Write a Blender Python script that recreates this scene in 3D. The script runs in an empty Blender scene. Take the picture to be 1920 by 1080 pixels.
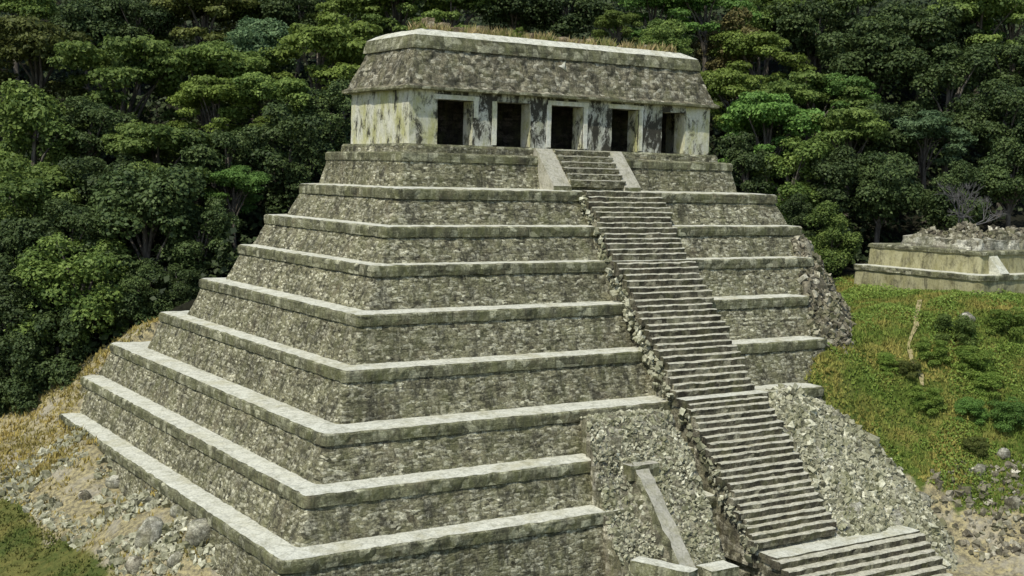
import bpy, math, random
import numpy as np
from mathutils import Matrix, Vector, noise as mnoise

random.seed(7)
rng = np.random.default_rng(7)
S = bpy.context.scene
COL = S.collection

# ------------------------------------------------------------------ camera
CAM = np.array([-40.0237, -73.6918, -1.7786])
YAW, PITCH, ROLL, FOC = 0.579572, -0.0874285, 0.0255059, 2425.49
_f = np.array([math.sin(YAW) * math.cos(PITCH), math.cos(YAW) * math.cos(PITCH), math.sin(PITCH)])
_r = np.array([math.cos(YAW), -math.sin(YAW), 0.0])
_u = np.cross(_r, _f)
RGT = math.cos(ROLL) * _r + math.sin(ROLL) * _u
UPV = -math.sin(ROLL) * _r + math.cos(ROLL) * _u
cd = bpy.data.cameras.new('camera')
cam = bpy.data.objects.new('camera', cd)
COL.objects.link(cam)
cam.matrix_world = Matrix(((RGT[0], UPV[0], -_f[0], CAM[0]), (RGT[1], UPV[1], -_f[1], CAM[1]),
                           (RGT[2], UPV[2], -_f[2], CAM[2]), (0, 0, 0, 1)))
cd.sensor_width = 36.0
cd.lens = FOC / 1920 * 36.0
cd.clip_end = 3000
S.camera = cam


def at(u, v, d):
    """surveyed point: photo bearing (u, v) at a range of d metres along the view axis"""
    return CAM + d * (_f + (u - 960) / FOC * RGT - (v - 540) / FOC * UPV)


# ------------------------------------------------------------------ light
W = bpy.data.worlds.new('World')
S.world = W
W.use_nodes = True
SUN_DIR = Vector((-0.52, -0.25, 0.82)).normalized()        # towards the sun
elev = math.asin(SUN_DIR.z)
sky = W.node_tree.nodes.new('ShaderNodeTexSky')
sky.sky_type = 'NISHITA'
sky.sun_disc = False
sky.sun_elevation = elev
sky.sun_rotation = math.atan2(SUN_DIR.x, SUN_DIR.y)
bgn = W.node_tree.nodes['Background']
bgn.inputs['Strength'].default_value = 0.12
W.node_tree.links.new(sky.outputs['Color'], bgn.inputs['Color'])
sl = bpy.data.lights.new('sun', 'SUN')
sl.energy = 3.1
sl.angle = math.radians(0.5)
sl.color = (1.0, 0.965, 0.85)
so = bpy.data.objects.new('sun', sl)
COL.objects.link(so)
so.rotation_euler = SUN_DIR.to_track_quat('Z', 'Y').to_euler()
S.view_settings.view_transform = 'Standard'
S.view_settings.look = 'None'
S.view_settings.gamma = 1.0
S.view_settings.exposure = 0.30
S.cycles.max_bounces = 5
S.cycles.diffuse_bounces = 3
S.cycles.transparent_max_bounces = 4


# ------------------------------------------------------------------ node helpers
class NT:
    def __init__(self, name):
        self.m = bpy.data.materials.new(name)
        self.m.use_nodes = True
        self.t = self.m.node_tree
        self.bsdf = self.t.nodes['Principled BSDF']
        self.bsdf.inputs['Roughness'].default_value = 0.92
        self.bsdf.inputs['Specular IOR Level'].default_value = 0.15
        self.pos = self.t.nodes.new('ShaderNodeNewGeometry').outputs['Position']

    def link(self, a, b):
        self.t.links.new(a, b)

    def map(self, scale, loc=(0, 0, 0), src=None):
        n = self.t.nodes.new('ShaderNodeMapping')
        n.inputs['Scale'].default_value = scale
        n.inputs['Location'].default_value = loc
        self.link(src or self.pos, n.inputs['Vector'])
        return n.outputs[0]

    def noise(self, vec, scale, detail=4, rough=0.6, dist=0.0):
        n = self.t.nodes.new('ShaderNodeTexNoise')
        n.inputs['Scale'].default_value = scale
        n.inputs['Detail'].default_value = detail
        n.inputs['Roughness'].default_value = rough
        n.inputs['Distortion'].default_value = dist
        self.link(vec, n.inputs['Vector'])
        return n.outputs['Fac']

    def vor(self, vec, scale, feature='F1'):
        n = self.t.nodes.new('ShaderNodeTexVoronoi')
        n.feature = feature
        n.inputs['Scale'].default_value = scale
        self.link(vec, n.inputs['Vector'])
        return n

    def ramp(self, fac, stops):
        n = self.t.nodes.new('ShaderNodeValToRGB')
        cr = n.color_ramp
        while len(cr.elements) > 1:
            cr.elements.remove(cr.elements[-1])
        for i, (p, c) in enumerate(stops):
            e = cr.elements[0] if i == 0 else cr.elements.new(p)
            e.position = p
            if not isinstance(c, (tuple, list)):
                c = (c, c, c)
            e.color = (*c, 1)
        self.link(fac, n.inputs['Fac'])
        return n.outputs['Color']

    def mix(self, fac, a, b, mode='MIX'):
        n = self.t.nodes.new('ShaderNodeMix')
        n.data_type = 'RGBA'
        n.blend_type = mode
        for key, v in ((0, fac), (6, a), (7, b)):
            if hasattr(v, 'is_linked'):
                self.link(v, n.inputs[key])
            elif key == 0:
                n.inputs[0].default_value = v
            else:
                n.inputs[key].default_value = (*v, 1)
        return n.outputs[2]

    def math(self, op, a, b=0.0):
        n = self.t.nodes.new('ShaderNodeMath')
        n.operation = op
        for i, v in enumerate((a, b)):
            if hasattr(v, 'is_linked'):
                self.link(v, n.inputs[i])
            else:
                n.inputs[i].default_value = v
        return n.outputs[0]

    def out(self, col, height=None, strength=0.5, dist=0.1):
        self.link(col, self.bsdf.inputs['Base Color'])
        if height is not None:
            b = self.t.nodes.new('ShaderNodeBump')
            b.inputs['Strength'].default_value = strength
            b.inputs['Distance'].default_value = dist
            self.link(height, b.inputs['Height'])
            self.link(b.outputs[0], self.bsdf.inputs['Normal'])
        return self.m


def masonry(name, dark, mid, light, scale=3.2, moss=(0.15, 0.155, 0.065), moss_amt=0.5, black=0.6, zs=1.75, bump=0.9, hs=0.72):
    t = NT(name)
    jig = t.noise(t.pos, 2.3, 3)
    add = t.t.nodes.new('ShaderNodeVectorMath'); add.operation = 'ADD'
    sc_ = t.t.nodes.new('ShaderNodeVectorMath'); sc_.operation = 'SCALE'
    sc_.inputs['Scale'].default_value = 0.22
    jc = t.t.nodes.new('ShaderNodeTexNoise'); jc.inputs['Scale'].default_value = 2.1; jc.inputs['Detail'].default_value = 3
    t.link(t.pos, jc.inputs['Vector']); t.link(jc.outputs['Color'], sc_.inputs[0])
    t.link(t.pos, add.inputs[0]); t.link(sc_.outputs[0], add.inputs[1])
    v1 = t.map((hs, hs, zs), src=add.outputs[0])
    cell = t.vor(v1, scale)
    cell.distance = 'CHEBYCHEV'
    cell.inputs['Randomness'].default_value = 0.85
    sep = t.t.nodes.new('ShaderNodeSeparateColor')
    t.link(cell.outputs['Color'], sep.inputs[0])
    base = t.ramp(sep.outputs[0], [(0.0, dark), (0.25, mid), (0.62, mid), (0.88, light), (1.0, tuple(min(1, c * 1.25) for c in light))])
    fine = t.noise(t.map((1, 1, 1.6)), 7.5, 7, 0.8)
    crs = t.noise(t.map((0.12, 0.12, 3.2)), 1.4, 4, 0.7)
    base = t.mix(0.9, base, t.ramp(fine, [(0.32, 0.12), (0.45, 0.72), (0.55, 1.12), (0.68, 2.3)]), 'MULTIPLY')
    base = t.mix(0.7, base, t.ramp(crs, [(0.36, 0.45), (0.48, 1.0), (0.62, 1.25)]), 'MULTIPLY')
    pch = t.noise(t.map((1, 1, 1), (2, 6, 3)), 0.30, 5, 0.65)
    base = t.mix(0.8, base, t.ramp(pch, [(0.34, 0.62), (0.5, 1.0), (0.66, 1.22)]), 'MULTIPLY')
    gap = cell.outputs['Distance']
    base = t.mix(0.55, base, t.ramp(gap, [(0.30, 1.0), (0.46, 0.75), (0.62, 0.30)]), 'MULTIPLY')
    warm = t.noise(t.pos, 0.55, 5, 0.7)
    base = t.mix(t.ramp(warm, [(0.54, 0.0), (0.70, 0.40)]), base, (0.20, 0.155, 0.10))
    mossn = t.noise(t.map((1, 1, 0.6), (9, 3, 1)), 0.8, 7, 0.75)
    base = t.mix(t.ramp(mossn, [(0.47, 0.0), (0.63, moss_amt)]), base, moss)
    strk = t.noise(t.map((1.3, 1.3, 0.35), (3, 7, 2)), 1.1, 8, 0.78)
    base = t.mix(t.ramp(strk, [(0.48, 0.0), (0.62, black)]), base, (0.045, 0.043, 0.032))
    pale = t.noise(t.map((1.2, 1.2, 0.6), (13, 1, 5)), 1.9, 8, 0.8)
    base = t.mix(t.ramp(pale, [(0.55, 0.0), (0.68, 0.75)]), base, tuple(min(1, c * 1.1) for c in light))
    h = t.math('ADD', t.math('MULTIPLY', t.math('SUBTRACT', 1.0, gap), 1.0), t.math('MULTIPLY', fine, 1.4))
    h = t.math('ADD', h, t.math('MULTIPLY', sep.outputs[1], 0.35))
    return t.out(base, h, bump, 0.10)


def paving(name, col, dirt, grass_amt=0.35):
    t = NT(name)
    n1 = t.noise(t.pos, 1.6, 7, 0.75)
    base = t.mix(t.ramp(n1, [(0.30, 0.0), (0.52, 1.0)]), dirt, col)
    sl_ = t.vor(t.map((0.75, 0.75, 0.75)), 1.5, 'DISTANCE_TO_EDGE').outputs['Distance']
    base = t.mix(0.3, base, t.ramp(sl_, [(0.0, 0.3), (0.04, 0.85), (0.1, 1.0)]), 'MULTIPLY')
    f = t.noise(t.pos, 7.0, 6, 0.75)
    base = t.mix(0.75, base, t.ramp(f, [(0.3, 0.45), (0.5, 1.0), (0.7, 1.3)]), 'MULTIPLY')
    g = t.noise(t.map((1, 1, 1), (5, 8, 2)), 0.33, 6, 0.7)
    base = t.mix(t.ramp(g, [(0.52, 0.0), (0.66, grass_amt)]), base, (0.30, 0.265, 0.10))
    k = t.noise(t.map((1, 1, 1), (1, 4, 7)), 0.9, 8, 0.78)
    base = t.mix(t.ramp(k, [(0.58, 0.0), (0.70, 0.6)]), base, (0.13, 0.13, 0.09))
    return t.out(base, f, 0.5, 0.06)


def plaster(name, clean, ochre, stain_lo, stain_hi, stain=0.96):
    t = NT(name)
    n1 = t.noise(t.map((1, 1, 0.45)), 1.0, 6, 0.7)
    base = t.mix(t.ramp(n1, [(0.40, 0.0), (0.62, 1.0)]), clean, ochre)
    n2 = t.noise(t.map((1.2, 1.2, 0.62), (4, 2, 9)), 0.95, 8, 0.78, 0.4)
    base = t.mix(t.ramp(n2, [(stain_lo, 0.0), (stain_hi, stain)]), base, (0.046, 0.043, 0.032))
    f = t.noise(t.pos, 6.0, 6, 0.75)
    base = t.mix(0.55, base, t.ramp(f, [(0.3, 0.45), (0.5, 1.0), (0.7, 1.25)]), 'MULTIPLY')
    return t.out(base, f, 0.5, 0.08)


M = {}
M['wall'] = masonry('terrace_masonry', (0.075, 0.071, 0.046), (0.285, 0.268, 0.165), (0.56, 0.535, 0.385), 4.5, black=0.8)
M['wall_coarse'] = masonry('rubble_masonry', (0.08, 0.075, 0.05), (0.27, 0.25, 0.17), (0.56, 0.53, 0.40), 2.8, black=0.75, zs=1.2, bump=1.0)
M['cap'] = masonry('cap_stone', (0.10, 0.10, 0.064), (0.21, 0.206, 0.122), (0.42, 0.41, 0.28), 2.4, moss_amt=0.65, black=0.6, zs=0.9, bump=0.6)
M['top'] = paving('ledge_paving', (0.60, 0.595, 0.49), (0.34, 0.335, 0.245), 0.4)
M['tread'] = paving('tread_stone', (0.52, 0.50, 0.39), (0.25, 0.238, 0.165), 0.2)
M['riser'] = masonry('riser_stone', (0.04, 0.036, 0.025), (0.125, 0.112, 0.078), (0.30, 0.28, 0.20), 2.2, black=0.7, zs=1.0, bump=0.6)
M['roof'] = masonry('roof_masonry', (0.07, 0.066, 0.045), (0.275, 0.25, 0.165), (0.54, 0.51, 0.38), 3.4, black=0.85, zs=1.3, bump=1.0)
M['plaster'] = plaster('stained_plaster', (0.62, 0.61, 0.50), (0.44, 0.43, 0.20), 0.51, 0.60)
M['pier'] = plaster('black_stained_plaster', (0.58, 0.58, 0.50), (0.34, 0.34, 0.22), 0.44, 0.52, 0.98)
M['white'] = plaster('white_plaster', (0.70, 0.69, 0.60), (0.50, 0.49, 0.30), 0.60, 0.72, 0.7)
M['ramp'] = paving('ramp_stone', (0.42, 0.40, 0.32), (0.27, 0.26, 0.17), 0.3)
M['ochre_wall'] = plaster('ochre_plaster', (0.40, 0.375, 0.22), (0.27, 0.25, 0.12), 0.49, 0.64, 0.75)
M['stone'] = masonry('loose_stone', (0.16, 0.155, 0.115), (0.36, 0.345, 0.26), (0.60, 0.58, 0.47), 2.0, moss_amt=0.45, black=0.55, zs=1.0, bump=0.5)
M['stone_brown'] = masonry('brown_core_stone', (0.045, 0.04, 0.028), (0.17, 0.15, 0.105), (0.46, 0.43, 0.32), 2.4, moss_amt=0.3, black=0.7, zs=1.0, bump=0.5)


def loose(name, a, b, c_):
    t = NT(name)
    n_ = t.t.nodes.new('ShaderNodeAttribute'); n_.attribute_name = 'tint'
    base = t.ramp(n_.outputs['Fac'], [(0.0, a), (0.35, b), (0.7, b), (1.0, c_)])
    f = t.noise(t.pos, 6.0, 6, 0.75)
    base = t.mix(0.85, base, t.ramp(f, [(0.32, 0.25), (0.5, 1.0), (0.68, 1.6)]), 'MULTIPLY')
    g = t.noise(t.pos, 0.7, 6, 0.75)
    base = t.mix(t.ramp(g, [(0.46, 0.0), (0.62, 0.6)]), base, (0.15, 0.155, 0.07))
    return t.out(base, f, 0.4, 0.05)


M['loose'] = loose('loose_grey_stone', (0.10, 0.097, 0.066), (0.33, 0.32, 0.22), (0.62, 0.605, 0.46))
M['loose_brown'] = loose('loose_brown_stone', (0.04, 0.035, 0.026), (0.19, 0.17, 0.12), (0.50, 0.47, 0.36))


def leaf_mat(name, a, b, trans=0.35):
    m = bpy.data.materials.new(name)
    m.use_nodes = True
    t = m.node_tree
    p = t.nodes['Principled BSDF']
    p.inputs['Roughness'].default_value = 0.6
    p.inputs['Specular IOR Level'].default_value = 0.25
    at_ = t.nodes.new('ShaderNodeAttribute')
    at_.attribute_name = 'tint'
    oi = t.nodes.new('ShaderNodeObjectInfo')
    mx = t.nodes.new('ShaderNodeMix')
    mx.data_type = 'RGBA'
    mx.inputs[6].default_value = (*a, 1)
    mx.inputs[7].default_value = (*b, 1)
    t.links.new(at_.outputs['Fac'], mx.inputs[0])
    hs = t.nodes.new('ShaderNodeHueSaturation')
    mr = t.nodes.new('ShaderNodeMapRange')
    mr.inputs['To Min'].default_value = 0.75
    mr.inputs['To Max'].default_value = 1.2
    t.links.new(oi.outputs['Random'], mr.inputs['Value'])
    t.links.new(mr.outputs[0], hs.inputs['Value'])
    t.links.new(mx.outputs[2], hs.inputs['Color'])
    t.links.new(hs.outputs[0], p.inputs['Base Color'])
    tr = t.nodes.new('ShaderNodeBsdfTranslucent')
    t.links.new(hs.outputs[0], tr.inputs['Color'])
    ms = t.nodes.new('ShaderNodeMixShader')
    ms.inputs[0].default_value = trans
    t.links.new(p.outputs[0], ms.inputs[1])
    t.links.new(tr.outputs[0], ms.inputs[2])
    t.links.new(ms.outputs[0], t.nodes['Material Output'].inputs['Surface'])
    return m


LEAF = {
    'yel': leaf_mat('yellow_green_leaves', (0.085, 0.125, 0.022), (0.24, 0.315, 0.065)),
    'mid': leaf_mat('mid_green_leaves', (0.075, 0.125, 0.027), (0.24, 0.32, 0.075)),
    'bright': leaf_mat('bright_green_leaves', (0.075, 0.15, 0.03), (0.21, 0.36, 0.08)),
    'dark': leaf_mat('dark_green_leaves', (0.036, 0.062, 0.019), (0.115, 0.16, 0.048), 0.25),
    'blue': leaf_mat('blue_green_leaves', (0.06, 0.11, 0.045), (0.20, 0.29, 0.13)),
    'olive': leaf_mat('olive_leaves', (0.07, 0.09, 0.02), (0.20, 0.225, 0.06)),
    'brown': leaf_mat('brownish_leaves', (0.08, 0.075, 0.025), (0.20, 0.175, 0.065)),
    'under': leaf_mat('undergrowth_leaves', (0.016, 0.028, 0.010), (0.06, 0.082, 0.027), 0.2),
}


LEAF['scrub'] = leaf_mat('scrub_leaves', (0.10, 0.18, 0.026), (0.30, 0.39, 0.08))


def simple(name, a, b, scale):
    t = NT(name)
    n = t.noise(t.map((1, 1, 0.3)), scale, 5, 0.7)
    return t.out(t.mix(t.ramp(n, [(0.35, 0.0), (0.65, 1.0)]), a, b), n, 0.5, 0.05)


M['bark'] = simple('grey_bark', (0.06, 0.05, 0.04), (0.17, 0.15, 0.12), 4)
M['bare'] = simple('bare_grey_wood', (0.07, 0.068, 0.065), (0.15, 0.145, 0.14), 4)


# ------------------------------------------------------------------ object helpers
def tag(o, label=None, cat=None, group=None, kind=None):
    if label: o['label'] = label
    if cat: o['category'] = cat
    if group: o['group'] = group
    if kind: o['kind'] = kind
    return o


def empty(name, loc, label, cat, group=None):
    o = bpy.data.objects.new(name, None)
    COL.objects.link(o)
    o.location = loc
    return tag(o, label, cat, group)


def obj(name, mesh, parent=None, mats=None):
    o = bpy.data.objects.new(name, mesh)
    COL.objects.link(o)
    if mats:
        for m in mats:
            mesh.materials.append(m)
    if parent is not None:
        o.parent = parent
        if parent.type == 'EMPTY':
            o.matrix_parent_inverse = Matrix.Translation(-Vector(parent.location))
    return o


class MB:
    def __init__(self):
        self.v, self.f, self.mi = [], [], []

    def add(self, verts, faces, mi=0):
        b = len(self.v)
        self.v += [tuple(map(float, p)) for p in verts]
        for i, f in enumerate(faces):
            self.f.append([b + k for k in f])
            self.mi.append(mi[i] if isinstance(mi, list) else mi)

    def mesh(self, name, smooth=False):
        me = bpy.data.meshes.new(name)
        me.from_pydata(self.v, [], self.f)
        me.polygons.foreach_set('material_index', self.mi)
        if smooth:
            me.polygons.foreach_set('use_smooth', [True] * len(self.f))
        me.update()
        return me


def nz(p, s, seed=0.0):
    return mnoise.noise(Vector((p[0] * s + seed, p[1] * s + seed * 1.7, p[2] * s - seed)))


def rough(p, amp, s=1.1, seed=0.0):
    return (p[0] + amp * (nz(p, s, 3 + seed) + 0.6 * nz(p, s * 3, 8 + seed)),
            p[1] + amp * (nz(p, s, 13 + seed) + 0.6 * nz(p, s * 3, 18 + seed)),
            p[2] + amp * 0.6 * (nz(p, s, 23 + seed) + 0.6 * nz(p, s * 3, 28 + seed)))


def perimeter(xl, yf, xr, yb, r, step=0.5):
    """closed outline (counter-clockwise) with rounded corners that can be moved in or out: f(outset) -> points"""
    nc = max(3, int(r * 1.57 / 0.3))
    nxs = max(2, int((xr - xl) / step)); nys = max(2, int((yb - yf) / step))

    def f(o):
        a, b, c, d = xl - o, yf - o, xr + o, yb + o
        rr = max(0.05, r + min(o, 0) * 0.5)
        P = []
        cs = [((a + rr, b + rr), math.pi), ((c - rr, b + rr), 1.5 * math.pi), ((c - rr, d - rr), 0), ((a + rr, d - rr), 0.5 * math.pi)]
        for i in range(4):
            (cx, cy), a0 = cs[i]
            arc = [(cx + rr * math.cos(a0 + t / nc * math.pi / 2), cy + rr * math.sin(a0 + t / nc * math.pi / 2)) for t in range(nc + 1)]
            (ex, ey), e0 = cs[(i + 1) % 4]
            q = (ex + rr * math.cos(e0), ey + rr * math.sin(e0))
            n = nxs if i % 2 == 0 else nys
            P += arc + [(arc[-1][0] + (q[0] - arc[-1][0]) * k / n, arc[-1][1] + (q[1] - arc[-1][1]) * k / n) for k in range(1, n)]
        return P
    return f


def loft(per, rings, amp=0.05, seed=0.0, cap=False, s=1.1):
    """rings: (outset, z, material of the band up to the next ring, local roughness factor)"""
    mb = MB()
    n = len(per(0))
    vs = []
    for (o, z, mi, k) in rings:
        for (x, y) in per(o):
            vs.append(rough((x, y, z), amp * k, s, seed))
    fs, ms = [], []
    for j in range(len(rings) - 1):
        for i in range(n):
            fs.append((j * n + i, j * n + (i + 1) % n, (j + 1) * n + (i + 1) % n, (j + 1) * n + i))
            ms.append(rings[j][2])
    if cap:
        fs.append(tuple((len(rings) - 1) * n + i for i in range(n)))
        ms.append(rings[-1][2])
    mb.add(vs, fs, ms)
    return mb


def block(mb, x0, y0, z0, x1, y1, z1, mi=0, amp=0.03, step=0.6, seed=0.0, topmi=None):
    """a box whose faces are subdivided and roughened like old stonework"""
    nx = max(1, int((x1 - x0) / step)); ny = max(1, int((y1 - y0) / step)); nzz = max(1, int((z1 - z0) / step))

    def face(fn, a, b, m):
        vs = [rough(fn(i / a, j / b), amp, 1.3, seed) for j in range(b + 1) for i in range(a + 1)]
        fs = [(j * (a + 1) + i, j * (a + 1) + i + 1, (j + 1) * (a + 1) + i + 1, (j + 1) * (a + 1) + i) for j in range(b) for i in range(a)]
        mb.add(vs, fs, m)
    dx, dy, dz = x1 - x0, y1 - y0, z1 - z0
    face(lambda s, t: (x0 + dx * s, y0, z0 + dz * t), nx, nzz, mi)
    face(lambda s, t: (x1 - dx * s, y1, z0 + dz * t), nx, nzz, mi)
    face(lambda s, t: (x0, y1 - dy * s, z0 + dz * t), ny, nzz, mi)
    face(lambda s, t: (x1, y0 + dy * s, z0 + dz * t), ny, nzz, mi)
    face(lambda s, t: (x0 + dx * s, y0 + dy * t, z1), nx, ny, mi if topmi is None else topmi)
    face(lambda s, t: (x0 + dx * s, y1 - dy * t, z0), nx, ny, mi)


def prism(mb, prof, x0, x1, mi, amp=0.04, step=0.5, seed=0.0):
    """profile of (y, z) points swept along x; mi per profile edge"""
    n = len(prof)
    m = max(1, int((x1 - x0) / step))
    vs = [rough((x0 + (x1 - x0) * k / m, y, z), amp, 1.3, seed) for k in range(m + 1) for (y, z) in prof]
    fs, ms = [], []
    for k in range(m):
        for i in range(n):
            fs.append((k * n + i, k * n + (i + 1) % n, (k + 1) * n + (i + 1) % n, (k + 1) * n + i))
            ms.append(mi[i] if isinstance(mi, list) else mi)
    mm = mi[0] if isinstance(mi, list) else mi
    fs.append(tuple(range(n - 1, -1, -1))); ms.append(mm)
    fs.append(tuple(m * n + i for i in range(n))); ms.append(mm)
    mb.add(vs, fs, ms)


# icosahedron for loose stones
_t = (1 + 5 ** 0.5) / 2
ICO = np.array([(-1, _t, 0), (1, _t, 0), (-1, -_t, 0), (1, -_t, 0), (0, -1, _t), (0, 1, _t), (0, -1, -_t), (0, 1, -_t),
                (_t, 0, -1), (_t, 0, 1), (-_t, 0, -1), (-_t, 0, 1)]) / math.hypot(1, _t)
ICF = np.array([(0, 11, 5), (0, 5, 1), (0, 1, 7), (0, 7, 10), (0, 10, 11), (1, 5, 9), (5, 11, 4), (11, 10, 2), (10, 7, 6), (7, 1, 8),
                (3, 9, 4), (3, 4, 2), (3, 2, 6), (3, 6, 8), (3, 8, 9), (4, 9, 5), (2, 4, 11), (6, 2, 10), (8, 6, 7), (9, 8, 1)])


def np_mesh(name, V, F, mi=None):
    me = bpy.data.meshes.new(name)
    k = F.shape[1]
    me.vertices.add(len(V))
    me.vertices.foreach_set('co', np.ascontiguousarray(V, dtype=np.float32).ravel())
    me.loops.add(F.size)
    me.loops.foreach_set('vertex_index', np.ascontiguousarray(F, dtype=np.int32).ravel())
    me.polygons.add(len(F))
    me.polygons.foreach_set('loop_start', np.arange(0, F.size, k, dtype=np.int32))
    me.polygons.foreach_set('loop_total', np.full(len(F), k, dtype=np.int32))
    if mi is not None:
        me.polygons.foreach_set('material_index', np.asarray(mi, dtype=np.int32))
    me.update(calc_edges=True)
    me.validate()
    return me


def rand_rot(n, r):
    q = r.normal(size=(n, 4))
    q /= np.linalg.norm(q, axis=1)[:, None]
    w, x, y, z = q.T
    return np.stack([1 - 2 * (y * y + z * z), 2 * (x * y - z * w), 2 * (x * z + y * w), 2 * (x * y + z * w), 1 - 2 * (x * x + z * z),
                     2 * (y * z - x * w), 2 * (x * z - y * w), 2 * (y * z + x * w), 1 - 2 * (x * x + y * y)], 1).reshape(n, 3, 3)


CUB = np.array([(x, y, z) for x in (-1, 1) for y in (-1, 1) for z in (-1, 1)], float)
CUF = np.array([(0, 1, 3, 2), (4, 6, 7, 5), (0, 4, 5, 1), (2, 3, 7, 6), (0, 2, 6, 4), (1, 5, 7, 3)])


def stones(centers, sizes, r):
    """angular broken blocks"""
    n = len(centers)
    V = CUB[None] * 0.62 + r.normal(0, 0.19, (n, 8, 3))
    V = V * (sizes[:, None, None] * r.uniform(0.55, 1.35, (n, 1, 3)))
    V = np.einsum('nij,nkj->nki', rand_rot(n, r), V) + centers[:, None, :]
    F = (CUF[None] + 8 * np.arange(n)[:, None, None])
    return V.reshape(-1, 3), F.reshape(-1, 4)


def stone_mesh(name, C, sz, r):
    V, F = stones(C, sz, r)
    me = np_mesh(name, V, F)
    me.shade_flat()
    a_ = me.attributes.new('tint', 'FLOAT', 'POINT')
    a_.data.foreach_set('value', np.repeat(r.random(len(C)), 8).astype(np.float32))
    return me


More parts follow.
